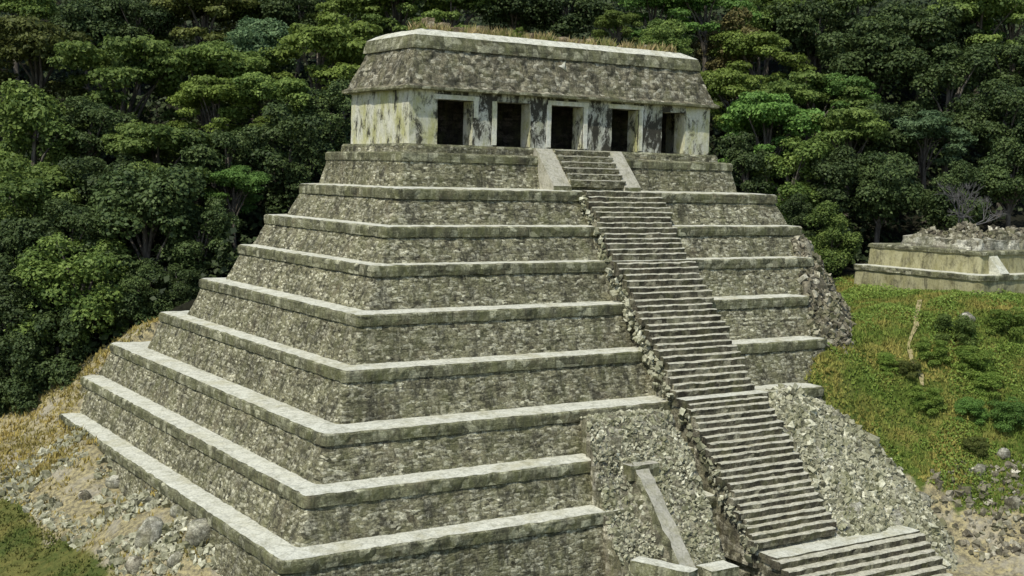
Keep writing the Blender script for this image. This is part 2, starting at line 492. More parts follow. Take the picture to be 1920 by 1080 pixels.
# ------------------------------------------------------------------ terrain
PLAZA = -25.6
TIER = [(-3.06, -4.19, -2.78, 10.6, 28.9), (-4.61, -5.75, -5.03, 13.0, 30.0), (-6.16, -7.26, -7.21, 14.0, 29.8), (-8.1, -9.25, -9.78, 16.5, 27.4),
        (-9.87, -11.35, -12.52, 20.1, 27.1), (-12.15, -13.83, -15.32, 24.9, 24.4), (-14.19, -16.07, -17.79, 25.3, 12.0), (-16.27, -18.21, -20.19, 23.3, 12.0)]
TREES = [
    # u, v, radius px, form, foliage, label
    (28, 36, 62, 'u', 'mid', 'green layered tree in the top left corner of the forest'),
    (72, 128, 86, 'u', 'olive', 'broad olive crowned tree at the left edge of the forest, high up'),
    (165, 48, 66, 'r', 'dark', 'dark tree between the green corner tree and the olive tree on top of the hill'),
    (258, 42, 60, 'r', 'dark', 'dark brownish crown in the shade left of the tall olive tree'),
    (385, 40, 76, 'u', 'olive', 'tall olive crowned tree on the hilltop left of the temple'),
    (228, 165, 95, 'u', 'mid', 'widest green crown on the left hillside, flat and layered'),
    (478, 92, 60, 'r', 'blue', 'pale bluish green tree between the olive tree and the yellow green trees'),
    (596, 118, 82, 'u', 'yel', 'yellow green tree reaching towards the temple roof from the left'),
    (655, 42, 62, 'u', 'yel', 'yellow green tree crown just left of the temple roof top'),
    (560, 30, 60, 'r', 'dark', 'dark green tree behind the yellow green crowns beside the roof'),
    (470, 14, 56, 'r', 'mid', 'mid green tree at the top edge behind the bluish tree'),
    (385, 150, 76, 'u', 'mid', 'mid green tree under the tall olive tree'),
    (405, 205, 62, 'u', 'yel', 'small yellow green crown in front of the mid green trees on the left hill'),
    (512, 200, 66, 'u', 'mid', 'green crown below the yellow green tree left of the temple wall'),
    (508, 243, 34, 'u', 'yel', 'small bright yellow green spray beside the shaded trunks left of the temple'),
    (650, 122, 28, 'u', 'yel', 'little yellow green branch hanging beside the left slope of the temple roof'),
    (60, 262, 88, 't', 'mid', 'tall mid green tree at the left edge below the olive crown'),
    (165, 252, 64, 'r', 'dark', 'dark tree in the shaded hollow under the widest green crown'),
    (300, 300, 80, 'u', 'mid', 'layered green tree with drooping tiers in the middle of the left forest'),
    (425, 300, 70, 'r', 'dark', 'dark tree in the deep shade right of the layered tiered tree'),
    (545, 290, 76, 't', 'dark', 'dark vine hung tree just left of the temple base'),
    (620, 220, 58, 't', 'dark', 'dark tree close behind the left wall of the temple'),
    (438, 358, 46, 'u', 'bright', 'low bright green broadleaf tree above the upper left terraces'),
    (325, 368, 62, 'u', 'mid', 'green spreading tree left of the bright broadleaf tree'),
    (190, 350, 74, 'r', 'dark', 'dark round tree below the hollow on the left hillside'),
    (62, 375, 86, 'r', 'mid', 'mid green rounded tree at the left edge halfway down'),
    (275, 432, 100, 'b', 'dark', 'big dense dark green bush tree beside the middle left terraces'),
    (375, 440, 56, 'b', 'dark', 'dark bush against the left edge of the third terrace'),
    (130, 450, 70, 'r', 'dark', 'dark tree behind the speckled pale bush'),
    (35, 480, 70, 'r', 'dark', 'dark tree at the left edge above the speckled bush'),
    (150, 545, 88, 'b', 'mid', 'pale speckled bush tree standing alone near the lower left terraces'),
    (262, 548, 52, 'b', 'dark', 'dark low bush between the speckled bush and the terraces'),
    (35, 600, 72, 'b', 'dark', 'dark shaded bush tree left of the speckled bush'),
    (110, 660, 66, 'b', 'dark', 'dark bush under the speckled bush by the yellow grass bank'),
    (335, 548, 42, 'b', 'dark', 'dark bush tucked against the left end of the fourth terrace'),
    (25, 700, 60, 'b', 'dark', 'lowest dark bush at the left edge above the yellow grass bank'),
    (745, 12, 60, 'u', 'mid', 'mid green tree behind the left end of the temple roof'),
    (850, 22, 64, 'u', 'mid', 'leafy green tree behind the left half of the temple roof'),
    (965, 14, 60, 'r', 'dark', 'dark tree behind the middle of the temple roof'),
    (1065, 22, 62, 'r', 'dark', 'dark shaded tree behind the right of the roof middle'),
    (1158, 56, 34, 'u', 'yel', 'small yellow green tree peeping over the right part of the temple roof'),
    (1225, 22, 62, 'u', 'bright', 'bright green tree behind the right end of the temple roof'),
    (1240, 78, 44, 'r', 'mid', 'mid green tree directly above the right roof corner'),
    (1325, 20, 62, 'u', 'bright', 'bright green crown at the top edge right of the temple'),
    (1362, 95, 66, 't', 'brown', 'brownish tree right beside the right slope of the temple roof'),
    (1425, 118, 66, 'u', 'yel', 'yellow green layered tree right of the brownish tree'),
    (1440, 30, 58, 'r', 'mid', 'mid green tree at the top edge above the yellow green layered tree'),
    (1530, 60, 72, 'r', 'dark', 'dark green tree at the top edge between two brighter crowns on the right'),
    (1608, 22, 60, 'u', 'mid', 'mid green crown at the top edge above the dark hillside on the right'),
    (1385, 190, 60, 'u', 'yel', 'yellow green tree level with the right temple cornice'),
    (1440, 250, 70, 'u', 'bright', 'bright green low tree right of the temple wall'),
    (1520, 205, 74, 'u', 'mid', 'mid green broad tree right of the bright low tree'),
    (1590, 190, 50, 'u', 'bright', 'bright green leafy crown in the middle of the right forest'),
    (1640, 120, 78, 'r', 'dark', 'big dark tree above the bright crown in the right forest'),
    (1730, 70, 82, 'r', 'dark', 'largest dark green tree on the right hilltop'),
    (1838, 52, 72, 'u', 'mid', 'mid green tree near the top right corner'),
    (1900, 25, 56, 'u', 'bright', 'bright green crown in the top right corner'),
    (1895, 130, 72, 'r', 'dark', 'dark tree at the right edge under the bright corner crown'),
    (1780, 165, 74, 't', 'dark', 'dark tree with pale stems right of the big dark tree'),
    (1590, 270, 66, 'u', 'mid', 'mid green drooping tree below the bright leafy crown on the right'),
    (1735, 262, 56, 'u', 'blue', 'bluish green tree beside the bare grey tree'),
    (1660, 260, 62, 'r', 'dark', 'dark tree between the drooping tree and the bluish tree'),
    (1400, 318, 56, 't', 'dark', 'dark tree in the shade behind the right end of the temple base'),
    (1480, 330, 66, 't', 'mid', 'vine hung green tree behind the top right terraces'),
    (1560, 352, 66, 't', 'dark', 'dark vine covered tree above the rubble corner'),
    (1650, 350, 62, 'r', 'dark', 'dark tree behind the small ruin, left of the bare grey tree'),
    (1880, 235, 70, 'r', 'dark', 'dark tree at the right edge behind the bare grey tree'),
    (1895, 335, 62, 'r', 'dark', 'dark tree at the right edge just above the small ruin'),
    (1785, 365, 52, 'b', 'dark', 'dark bush at the foot of the bare grey tree'),
    (1560, 440, 46, 'b', 'mid', 'green bush between the rubble corner and the small ruin'),
    (1500, 410, 36, 'b', 'dark', 'dark bush behind the broken right end of the terraces'),
]


def tree_depth(u, v):
    if u < 700:
        d = np.interp(v, [0, 50, 120, 200, 280, 350, 430, 545, 650, 720], [150, 143, 134, 126, 119, 114, 109, 105, 103, 101])
    elif u < 1330:
        d = np.interp(v, [0, 100], [146, 128])
    else:
        d = np.interp(v, [0, 60, 150, 250, 340, 440], [152, 146, 137, 129, 122, 114])
    return float(d)


ctl = []
for x, y in [(-60, -60), (-20, -70), (20, -60), (60, -60), (-60, -30), (-25, -30), (0, -34), (20, -31), (-45, -10), (-27, -12), (-23, -20),
             (0, -26), (-10, -24), (12, -28), (24, -29), (-40, 4), (-25, 0), (34, -32), (90, -70), (-90, -20), (-80, -70), (110, -50)]:
    ctl.append((x, y, PLAZA, 0.0))
for x, y, z in [(0, 0, -26), (10, -10, -26), (15, 8, -26), (-6, 8, -26), (5, -15, -26), (-10, -12, -26), (-12, 5, -26), (20, 10, -25), (20, -5, -25)]:
    ctl.append((x, y, z, 0.3))
for x, y, z in [(-17.0, 24, -21.4), (-17.4, 19, -21.6), (-17.2, 11, -21.2), (-17.2, 1, -21.2), (-17.2, -8, -21.9), (-16.8, -13.5, -23.6), (-16.4, -17.5, -25.2), (-19.5, 11, -22.6),
                (-19.5, 1, -23.4), (-19.5, -8, -24.4), (-21.0, 22, -23.0), (-26, 24, -24.8), (-20, 30, -22.2), (-15, 26.0, -19.6), (-12.8, 26.5, -17.4), (-10.3, 21.6, -14.6), (-8.4, 17.8, -11.6), (-25, 10, -25.2), (-23.0, 1, -25.4)]:
    ctl.append((x, y, z, 0.0))
for u, v, d in [(1550, 655, 89.5), (1600, 648, 91.5), (1645, 602, 95.5), (1560, 720, 87.3), (1640, 800, 87.0), (1700, 850, 86.3)]:
    p = at(u, v, d)
    ctl.append((p[0], p[1], p[2] - 0.2, 0.0))
for u, v, d in [(1660, 572, 101), (1840, 572, 98), (1920, 568, 100), (1700, 640, 93.5), (1560, 690, 87.5), (1620, 700, 90), (1700, 760, 89),
                (1800, 700, 92), (1920, 700, 92), (1920, 860, 86), (1850, 930, 84), (1780, 900, 84.5), (1900, 1000, 81.5), (1740, 860, 86.2), (1880, 1070, 79.5), (1600, 745, 88.2), (1790, 975, 83.5)]:
    p = at(u, v, d)
    ctl.append((p[0], p[1], p[2], 0.02))
for u, v, d in [(1740, 500, 112), (1900, 480, 112), (1600, 520, 108)]:
    p = at(u, v, d)
    ctl.append((p[0], p[1], p[2] - 1.5, 0.1))
for (u, v, r, form, kind, lab) in TREES:
    d = tree_depth(u, v)
    p = at(u, v, d)
    R = r / FOC * d
    ctl.append((p[0], p[1], p[2] - R * (1.0 if form == 'b' else 1.35) - (0.3 if form == 'b' else 4.0), 1.2))
for x, y, z in [(-60, 120, 34), (20, 140, 40), (100, 130, 42), (150, 80, 36), (-110, 70, 14), (-80, 40, -14), (170, 20, 10), (140, -20, -16), (-140, 110, 34)]:
    ctl.append((x, y, z, 0.5))
ctl = np.array(ctl)


def _phi(d2):
    return 0.5 * d2 * np.log(d2 + 1e-9)


_X = ctl[:, :2] / 50.0
_K = _phi(((_X[:, None] - _X[None]) ** 2).sum(-1)) + np.diag(0.00005 + 0.03 * ctl[:, 3])
_P = np.hstack([np.ones((len(ctl), 1)), _X])
_A = np.block([[_K, _P], [_P.T, np.zeros((3, 3))]])
_w = np.linalg.solve(_A, np.concatenate([ctl[:, 2], np.zeros(3)]))


def terr(x, y):
    x = np.atleast_1d(np.asarray(x, float)); y = np.atleast_1d(np.asarray(y, float))
    Q = np.stack([x, y], -1).reshape(-1, 2) / 50.0
    out = np.empty(len(Q))
    for i in range(0, len(Q), 20000):
        q = Q[i:i + 20000]
        out[i:i + 20000] = _phi(((q[:, None] - _X[None]) ** 2).sum(-1)) @ _w[:-3] + _w[-3] + q @ _w[-2:]
    front = np.clip((-30 - Q[:, 1] * 50) / 12, 0, 1)                # the plaza runs level towards the viewer
    out = out * (1 - front) + PLAZA * front
    lim = np.clip(out, PLAZA - 0.3, 70)
    for (a, b, z, d, c) in TIER:                                     # the ground passes under the pyramid
        ins = (Q[:, 0] * 50 > a + 0.1) & (Q[:, 0] * 50 < c) & (Q[:, 1] * 50 > b + 0.1) & (Q[:, 1] * 50 < d - 0.1)
        lim = np.where(ins, np.minimum(lim, z - 1.0), lim)
    return lim.reshape(np.shape(x))


def ground_hit(u, v, d0=56.0, d1=150.0):
    """where the bearing (u, v) meets the ground"""
    dd_ = np.arange(d0, d1, 0.25)
    P = np.array([at(u, v, d) for d in dd_])
    below = P[:, 2] < terr(P[:, 0], P[:, 1])
    k = int(np.argmax(below)) if below.any() else len(dd_) - 1
    return P[k]


def ground_sheet(name, xs, ys, zoff=0.0):
    X, Y = np.meshgrid(xs, ys)
    Z = terr(X.ravel(), Y.ravel()).reshape(X.shape)
    V = np.stack([X, Y, Z + zoff], -1).reshape(-1, 3)
    V[:, 2] += [0.18 * nz(p, 0.5) + 0.10 * nz(p, 1.7) for p in V]
    nx, ny = len(xs), len(ys)
    i, j = np.meshgrid(np.arange(nx - 1), np.arange(ny - 1))
    a = (j * nx + i).ravel()
    F = np.stack([a, a + 1, a + nx + 1, a + nx], 1)
    return np_mesh(name, V, F), V


xs = np.concatenate([np.linspace(-900, -70, 24), np.arange(-66, 78, 1.1), np.linspace(82, 900, 26)])
ys = np.concatenate([np.linspace(-900, -84, 20), np.arange(-80, 60, 1.1), np.arange(62, 150, 3.0), np.linspace(156, 900, 20)])
gm, gv = ground_sheet('ground', xs, ys)


# where each kind of ground cover lies
def in_poly(x, y, poly):
    inside = np.zeros(len(x), bool)
    n = len(poly)
    for i in range(n):
        (x1, y1), (x2, y2) = poly[i], poly[(i + 1) % n]
        c = ((y1 > y) != (y2 > y)) & (x < (x2 - x1) * (y - y1) / ((y2 - y1) or 1e-9) + x1)
        inside ^= c
    return inside


def px_poly(pts):
    return [tuple(at(u, v, d)[:2]) for u, v, d in pts]


HILL_POLY = px_poly([(1440, 770, 84.5), (1450, 660, 88.5), (1500, 590, 100), (1530, 530, 108), (1590, 490, 113), (1990, 545, 102), (2060, 700, 93), (2000, 960, 82), (1850, 950, 83), (1720, 880, 85.0), (1600, 800, 86)])
BANK = [(-25, 30), (-16, 31), (-9, 28.5), (-5.5, 22), (-2, 16), (-2, 8), (-10, -5), (-12, -19), (-18.0, -19), (-19.6, -8), (-20.6, 2), (-21.4, 9), (-22.2, 16)]
lawn = (gv[:, 0] < -22) & (gv[:, 1] < 26)
gcol = np.zeros((len(gv), 4)); gcol[:, 3] = 1
DRY = px_poly([(1600, 800, 86), (1720, 880, 85), (1850, 950, 83), (2000, 960, 82), (2000, 1200, 76), (1700, 1200, 76)])
d_bank = in_poly(gv[:, 0], gv[:, 1], BANK) | in_poly(gv[:, 0], gv[:, 1], DRY) | ((gv[:, 0] > 14) & (gv[:, 0] < 75) & (gv[:, 1] > -36) & (gv[:, 2] < -17))
d_hill = in_poly(gv[:, 0], gv[:, 1], HILL_POLY)
d_forest = (gv[:, 2] > -19) & ~d_bank & ~d_hill
gcol[:, 0] = d_bank; gcol[:, 1] = d_forest; gcol[:, 2] = d_hill
ca = gm.color_attributes.new('zone', 'FLOAT_COLOR', 'POINT')
ca.data.foreach_set('color', gcol.astype(np.float32).ravel())
t = NT('ground_cover')
za = t.t.nodes.new('ShaderNodeAttribute'); za.attribute_name = 'zone'
sp = t.t.nodes.new('ShaderNodeSeparateColor'); t.link(za.outputs['Color'], sp.inputs[0])
wob = t.noise(t.pos, 0.8, 6, 0.75)
wv = t.math('MULTIPLY', t.math('SUBTRACT', wob, 0.5), 1.5)
n1 = t.noise(t.pos, 0.35, 6, 0.7); n2 = t.noise(t.pos, 3.0, 6, 0.75)
lawnc = t.mix(t.ramp(n1, [(0.4, 0.0), (0.62, 1.0)]), (0.07, 0.095, 0.022), (0.19, 0.175, 0.05))
bankc = t.mix(t.ramp(n2, [(0.4, 0.0), (0.6, 1.0)]), (0.21, 0.185, 0.115), (0.42, 0.36, 0.19))
bankc = t.mix(t.ramp(t.noise(t.map((1, 1, 1), (4, 4, 4)), 0.5, 5), [(0.5, 0.0), (0.62, 0.8)]), bankc, (0.36, 0.33, 0.25))
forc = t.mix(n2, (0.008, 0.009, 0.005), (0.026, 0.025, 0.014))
hillc = t.mix(t.ramp(n1, [(0.5, 0.0), (0.66, 1.0)]), (0.085, 0.12, 0.022), (0.24, 0.215, 0.06))
c = t.mix(t.ramp(t.math('ADD', sp.outputs[0], wv), [(0.35, 0.0), (0.65, 1.0)]), lawnc, bankc)
c = t.mix(t.ramp(t.math('ADD', sp.outputs[2], wv), [(0.35, 0.0), (0.65, 1.0)]), c, hillc)
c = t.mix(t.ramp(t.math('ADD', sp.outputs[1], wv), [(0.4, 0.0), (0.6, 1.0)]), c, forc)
c = t.mix(0.7, c, t.ramp(n2, [(0.3, 0.55), (0.5, 1.0), (0.7, 1.3)]), 'MULTIPLY')
M['ground'] = t.out(c, n2, 0.8, 0.25)
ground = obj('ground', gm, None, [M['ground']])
ground['kind'] = 'structure'

# ------------------------------------------------------------------ stepped pyramid
pyr = empty('stepped_pyramid', (12.7, -4.0, PLAZA), 'grey stone stepped pyramid with pale ledges and a long front stairway', 'pyramid')
for k, (xl, yf, z, yb, xr) in enumerate(TIER):
    zn = TIER[k + 1][2] if k < 7 else PLAZA + 0.2
    hc = 0.62
    per = perimeter(xl, yf, xr, yb, 0.32, 0.32)
    batter = 0.92 if k < 7 else 1.0
    foot = zn - 0.25
    nr = 6
    rings = []
    for j in range(nr + 1):
        s = j / nr
        rings.append((-0.16 + batter * (1 - s), foot + (z - hc + 0.03 - foot) * s, 0, 1.0))
    wall = loft(per, rings, 0.07, k * 3.1)
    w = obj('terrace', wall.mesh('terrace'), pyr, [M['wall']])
    cp = loft(per, [(-0.4, z - hc, 0, 0.5), (-0.02, z - hc - 0.01, 0, 0.8), (0.0, z - hc * 0.5, 0, 0.9), (-0.02, z - 0.09, 0, 0.8), (-0.13, z - 0.005, 1, 1.0),
                    (-0.5, z + 0.02, 1, 0.7), (-1.1, z + 0.07, 1, 0.5), (-2.6, z + 0.1, 1, 0.3)], 0.075, k * 3.1 + 1, cap=True, s=1.5)
    o = bpy.data.objects.new('ledge', cp.mesh('ledge'))
    COL.objects.link(o)
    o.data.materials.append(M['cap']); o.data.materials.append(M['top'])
    o.parent = w


# ---- stairway
def flight(xl, xr, ya, za, yb, zb, n, flank_in, name='stairway', xl2=None, xr2=None):
    """n steps from (ya, za) at the top down to (yb, zb)"""
    xl2 = xl if xl2 is None else xl2; xr2 = xr if xr2 is None else xr2
    mb = MB()
    prof = [(ya, za - 0.35), (yb, zb - 0.35), (yb, zb - 1.2), (flank_in, zb - 1.2), (flank_in, za - 0.35)]
    prism(mb, prof, min(xl, xl2) + 0.05, max(xr, xr2) - 0.05, 0, 0.10, 0.6, 4)
    body = obj(name, mb.mesh(name), pyr, [M['wall_coarse']])
    run = (ya - yb) / n; rise = (za - zb) / n
    for i in range(n):
        s = MB()
        y1 = ya - run * i; z1 = za - rise * i
        a = xl + (xl2 - xl) * i / n + random.uniform(-0.22, 0.22); b = xr + (xr2 - xr) * i / n + random.uniform(-0.22, 0.22)
        zt = z1 + random.uniform(-0.03, 0.03)
        yy = y1 - run * 1.12 + random.uniform(-0.03, 0.03)
        pr_ = [(y1 + 0.25, zt), (y1 + 0.25, zt - rise - 0.1), (yy + 0.03, zt - rise - 0.1), (yy, zt - 0.06), (yy + 0.05, zt)]
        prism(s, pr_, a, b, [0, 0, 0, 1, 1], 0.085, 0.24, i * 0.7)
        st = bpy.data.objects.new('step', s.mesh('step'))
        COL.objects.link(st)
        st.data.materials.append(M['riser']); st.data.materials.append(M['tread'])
        st.parent = body
    return body


XL, XR = 10.98, 17.5
up = flight(XL + 0.1, XR, -4.15, -2.72, -7.25, -7.1, 13, -3.0, xr2=XR)
up2 = flight(XL + 0.1, XR, -7.7, -7.25, -14.3, -14.95, 21, -4.0)
lo = flight(XL, XR, -15.15, -15.2, -21.6, -22.45, 21, -8.0)
lo3 = flight(XL + 0.35, 23.2, -22.9, -22.85, -26.0, PLAZA + 0.2, 7, -16.0)
for (x0, x1, y0, y1, z) in ((XL - 0.05, XR + 0.1, -7.85, -6.6, -7.16), (XL - 0.1, XR + 0.2, -15.25, -13.6, -15.02), (XL + 0.3, 23.3, -22.95, -21.3, -22.72)):
    mb = MB()
    block(mb, x0, y0, z - 0.5, x1, y1, z, 0, 0.05, 0.5, z, topmi=1)
    obj('stair_landing', mb.mesh('stair_landing'), pyr, [M['riser'], M['top']])

# ------------------------------------------------------------------ temple
tem = empty('stone_temple', (12.7, 4.0, -2.78), 'stone temple with five doorways and a sloping roof on top of the pyramid', 'temple')
TD = 8.4
bp = MB()
per = perimeter(-0.8, -0.9, 26.2, TD + 0.8, 0.35, 0.45)
lf = loft(per, [(0.95, -2.95, 0, 1), (0.8, -2.2, 0, 1), (0.62, -1.45, 0, 1), (0.55, -1.1, 0, 0.6), (0.62, -1.08, 1, 0.7), (0.62, -0.62, 1, 0.7), (0.5, -0.52, 1, 0.5), (-0.2, -0.48, 0, 0.4),
                (-0.25, -0.1, 1, 0.7), (-0.35, 0.05, 2, 0.4), (-1.5, 0.06, 2, 0.3)], 0.07, 77, cap=True)
base = obj('temple_base', lf.mesh('temple_base'), tem, [M['wall'], M['cap'], M['ramp']])
# end walls and back wall
DOORS = [(2.09, 4.81, 3.0), (6.65, 9.44, 3.06), (11.08, 13.8, 3.05), (16.33, 18.74, 3.08), (20.92, 23.15, 3.05)]
WT = 1.25
ZW0, ZW1 = 0.02, 3.62
for (x0, x1) in ((0.0, 0.95), (24.55, 25.5)):
    mb = MB(); block(mb, x0, WT + 0.003, ZW0, x1, TD - 0.9, ZW1, 0, 0.035, 0.5, x0)
    obj('side_wall', mb.mesh('side_wall'), tem, [M['plaster']])
mb = MB(); block(mb, 0.0, TD - 0.897, ZW0, 25.5, TD, ZW1, 0, 0.04, 0.6, 5); obj('back_wall', mb.mesh('back_wall'), tem, [M['plaster']])
edges = [0.0] + [e for d in DOORS for e in d[:2]] + [25.5]
for i in range(6):
    x0, x1 = edges[2 * i], edges[2 * i + 1]
    mb = MB(); block(mb, x0, 0.0, ZW0, x1, WT, ZW1, 0, 0.035, 0.45, i * 2.3)
    p_ = obj('pier', mb.mesh('pier'), tem, [M['plaster'] if i in (0, 5) else M['pier']])
for i, (x0, x1, zt) in enumerate(DOORS):
    mb = MB(); block(mb, x0 + 0.002, 0.015, zt, x1 - 0.002, WT - 0.01, ZW1, 0, 0.02, 0.45, i * 1.3)
    obj('lintel', mb.mesh('lintel'), tem, [M['pier']])
# painted white surrounds that survive on some doorways
SUR = {0: (1, 0, 1), 1: (0, 1, 0), 2: (1, 1, 1), 3: (1, 0, 1), 4: (0, 0, 0)}
for i, (x0, x1, zt) in enumerate(DOORS):
    mb = MB()
    lin, l, r_ = SUR[i]
    if lin: block(mb, x0 - 0.3, -0.05, zt + 0.0, x1 + 0.42, 0.0, zt + 0.30, 0, 0.02, 0.4, i)
    if l: block(mb, x0 - 0.38, -0.05, 0.15, x0 - 0.02, 0.0, zt, 0, 0.02, 0.4, i + 2)
    if r_: block(mb, x1 + 0.02, -0.05, 0.15 if i != 0 else 1.9, x1 + 0.36, 0.0, zt, 0, 0.02, 0.4, i + 4)
    if mb.v:
        obj('door_surround', mb.mesh('door_surround'), tem, [M['white']])
# plastered door reveals on the side that catches the light
for i, (x0, x1, zt) in enumerate(DOORS):
    mb = MB(); block(mb, x1 - 0.05, 0.08, 0.1, x1 - 0.002, WT - 0.06, zt - 0.03, 0, 0.015, 0.4, i)
    obj('door_reveal', mb.mesh('door_reveal'), tem, [M['plaster']])
mb = MB()
for (a, b) in ((0.95, 11.4), (13.4, 24.55)):
    block(mb, a, 3.9, ZW0, b, 4.8, ZW1, 0, 0.03, 0.8, 3)
M['inside'] = masonry('shade_toned_masonry', (0.02, 0.018, 0.014), (0.06, 0.05, 0.038), (0.12, 0.1, 0.08), 2.0)  # dark colour paints in the shade behind the doorways
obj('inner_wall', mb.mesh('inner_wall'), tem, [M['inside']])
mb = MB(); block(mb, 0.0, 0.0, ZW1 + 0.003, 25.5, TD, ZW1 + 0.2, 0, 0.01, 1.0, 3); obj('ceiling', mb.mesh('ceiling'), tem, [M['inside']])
# cornice, mansard roof, upper band and pale bevel
per = perimeter(0, 0, 25.5, TD, 0.12, 0.4)
lf = loft(per, [(-0.4, 3.56, 0, 0.4), (0.42, 3.5, 0, 0.9), (0.55, 3.56, 0, 1), (0.55, 3.72, 1, 1), (0.1, 3.95, 1, 0.6), (-0.4, 4.0, 1, 0.2)], 0.055, 31)
obj('cornice', lf.mesh('cornice'), tem, [M['cap'], M['roof']])
lf = loft(per, [(0.25, 3.8, 0, 1), (0.08, 4.3, 0, 1.3), (-0.12, 4.8, 0, 1.4), (-0.32, 5.3, 0, 1.4), (-0.5, 5.8, 0, 1.4), (-0.7, 6.35, 0, 1)], 0.11, 41, s=1.4)
roof = obj('roof', lf.mesh('roof'), tem, [M['roof']])
lf = loft(per, [(-1.0, 6.25, 0, 0.4), (-0.55, 6.26, 0, 0.8), (-0.60, 6.65, 0, 1), (-0.72, 7.12, 1, 0.7), (-1.2, 7.38, 1, 0.9), (-1.65, 7.60, 1, 0.8), (-2.6, 7.7, 1, 0.4)], 0.065, 51, cap=True)
par = bpy.data.objects.new('parapet', lf.mesh('parapet')); COL.objects.link(par)
par.data.materials.append(M['cap']); par.data.materials.append(M['top']); par.parent = roof
# knobs of carved stucco left on the roof slope
for (x, z, s) in ((9.6, 5.0, 0.32), (12.3, 5.9, 0.4), (6.2, 4.5, 0.3), (17.0, 5.2, 0.28), (20.5, 4.7, 0.3)):
    V, F = stones(np.array([[x, 0.15 + (z - 4.0) * 0.36, z]]), np.array([s]), rng)
    o = bpy.data.objects.new('stucco_remnant', np_mesh('stucco_remnant', V, F)); COL.objects.link(o)
    o.data.materials.append(M['white']); o.parent = roof
# roof comb stubs
M['tan'] = masonry('tan_stone', (0.16, 0.12, 0.07), (0.34, 0.26, 0.16), (0.5, 0.42, 0.3), 2.5, black=0.3)
mb = MB()
x = 3.2
while x < 22.5:
    w = random.uniform(0.3, 0.9); h = random.uniform(0.15, 0.55) * (1.5 if x < 8 else 0.9)
    mb = MB()
    block(mb, x, 3.6, 7.7, x + w, 4.4, 7.85 + h, 0, 0.07, 0.25, x)
    rc = bpy.data.objects.new('roof_comb_stub', mb.mesh('roof_comb_stub')); COL.objects.link(rc); rc.data.materials.append(M['tan']); rc.parent = roof
    x += w + random.uniform(0.25, 0.9)
# stair between its two sloping ramps
mb = MB(); prism(mb, [(-1.0, -0.1), (-3.1, -2.35), (-3.1, -2.9), (-1.0, -2.9)], 10.45, 15.1, 0, 0.03, 0.5, 9)
ts = obj('temple_stair', mb.mesh('temple_stair'), tem, [M['wall']])
for i in range(6):
    s = MB(); y = -1.05 - i * 0.38; z = 0.0 - i * 0.40
    prism(s, [(y + 0.3, z), (y + 0.3, z - 0.5), (y - 0.40, z - 0.5), (y - 0.42, z - 0.05), (y - 0.38, z)], 10.45, 15.1, [0, 0, 0, 1, 1], 0.04, 0.4, i)
    o = bpy.data.objects.new('step', s.mesh('step')); COL.objects.link(o)
    o.data.materials.append(M['wall']); o.data.materials.append(M['ramp']); o.parent = ts
for (x0, x1) in ((9.05, 10.5), (15.0, 16.4)):
    mb = MB(); prism(mb, [(-0.95, 0.0), (-1.15, 0.02), (-3.45, -2.45), (-3.45, -2.9), (-0.95, -2.9)], x0, x1, [1, 1, 0, 0, 0], 0.03, 0.4, x0)
    obj('stair_ramp', mb.mesh('stair_ramp'), tem, [M['cap'], M['ramp']])


# ------------------------------------------------------------------ rubble: buttress, apron, heap
def slope_sheet(name, zf, xs_, ys_, keep, mat, amp=0.25, parent=None, skirt=2.0):
    X, Y = np.meshgrid(xs_, ys_)
    Z = zf(X, Y)
    V = np.stack([X, Y, Z], -1).reshape(-1, 3)
    V[:, 2] += [amp * (nz(p, 0.7) + 0.8 * nz(p, 1.9) + 0.5 * nz(p, 4.1)) for p in V]
    nx = len(xs_)
    i, j = np.meshgrid(np.arange(nx - 1), np.arange(len(ys_) - 1))
    a = (j * nx + i).ravel()
    F = np.stack([a, a + 1, a + nx + 1, a + nx], 1)
    cx, cy = V[F].mean(1)[:, 0], V[F].mean(1)[:, 1]
    F = F[keep(cx, cy)]
    # close the sheet with a skirt so it stands as a solid bank
    e = {}
    for f in F:
        for k in range(4):
            e[(f[k], f[(k + 1) % 4])] = 1
    b = [(p, q) for (p, q) in e if (q, p) not in e]
    nv = len(V)
    low = V.copy(); low[:, 2] -= skirt
    used = {}
    extra = []
    for p, q in b:
        for w_ in (p, q):
            if w_ not in used:
                used[w_] = nv + len(extra); extra.append(low[w_])
    SF = np.array([(q, p, used[p], used[q]) for p, q in b])
    V2 = np.vstack([V, np.array(extra)])
    return np_mesh(name, V2, np.vstack([F, SF])), V


M2 = (-15.2 + 22.6) / (-15.1 + 22.0)


def apron_right(y):
    return np.interp(-y, [13.5, 14.5, 16, 18.6, 22, 24.5, 27], [22.5, 23.7, 25.0, 26.9, 27.8, 28.5, 29.2])


def z_apron(x, y):
    return -15.55 + np.minimum(0, (y + 14.3)) * M2 * 0.90 + 0.25 * np.sin(x * 1.3) - 0.16 * np.maximum(0, x - 21)


def z_butt(x, y):
    low = np.clip((5.4 - x) / 0.5, 0, 1) * np.clip((-16.6 - y) / 1.0, 0, 1)
    rim = np.clip((x - 7.6) / 1.6, 0, 1) * np.clip((-15.6 - y) / 1.5, 0, 1)
    return -15.75 + (np.minimum(0, y + 14.85)) * M2 * 1.02 + 0.05 * np.sin(x * 1.1) - 1.0 * low + 0.55 * rim


xs_ = np.arange(17.2, 30.5, 0.3); ys_ = np.arange(-27.5, -12.5, 0.3)
me, _v = slope_sheet('rubble_apron', z_apron, xs_, ys_, lambda x, y: (x < apron_right(y)) & (y < -13.2) & ((y > -22.0) | (x > 23.1)), None, 0.34, skirt=5.0)
apron = obj('rubble_apron', me, pyr, [M['stone']])

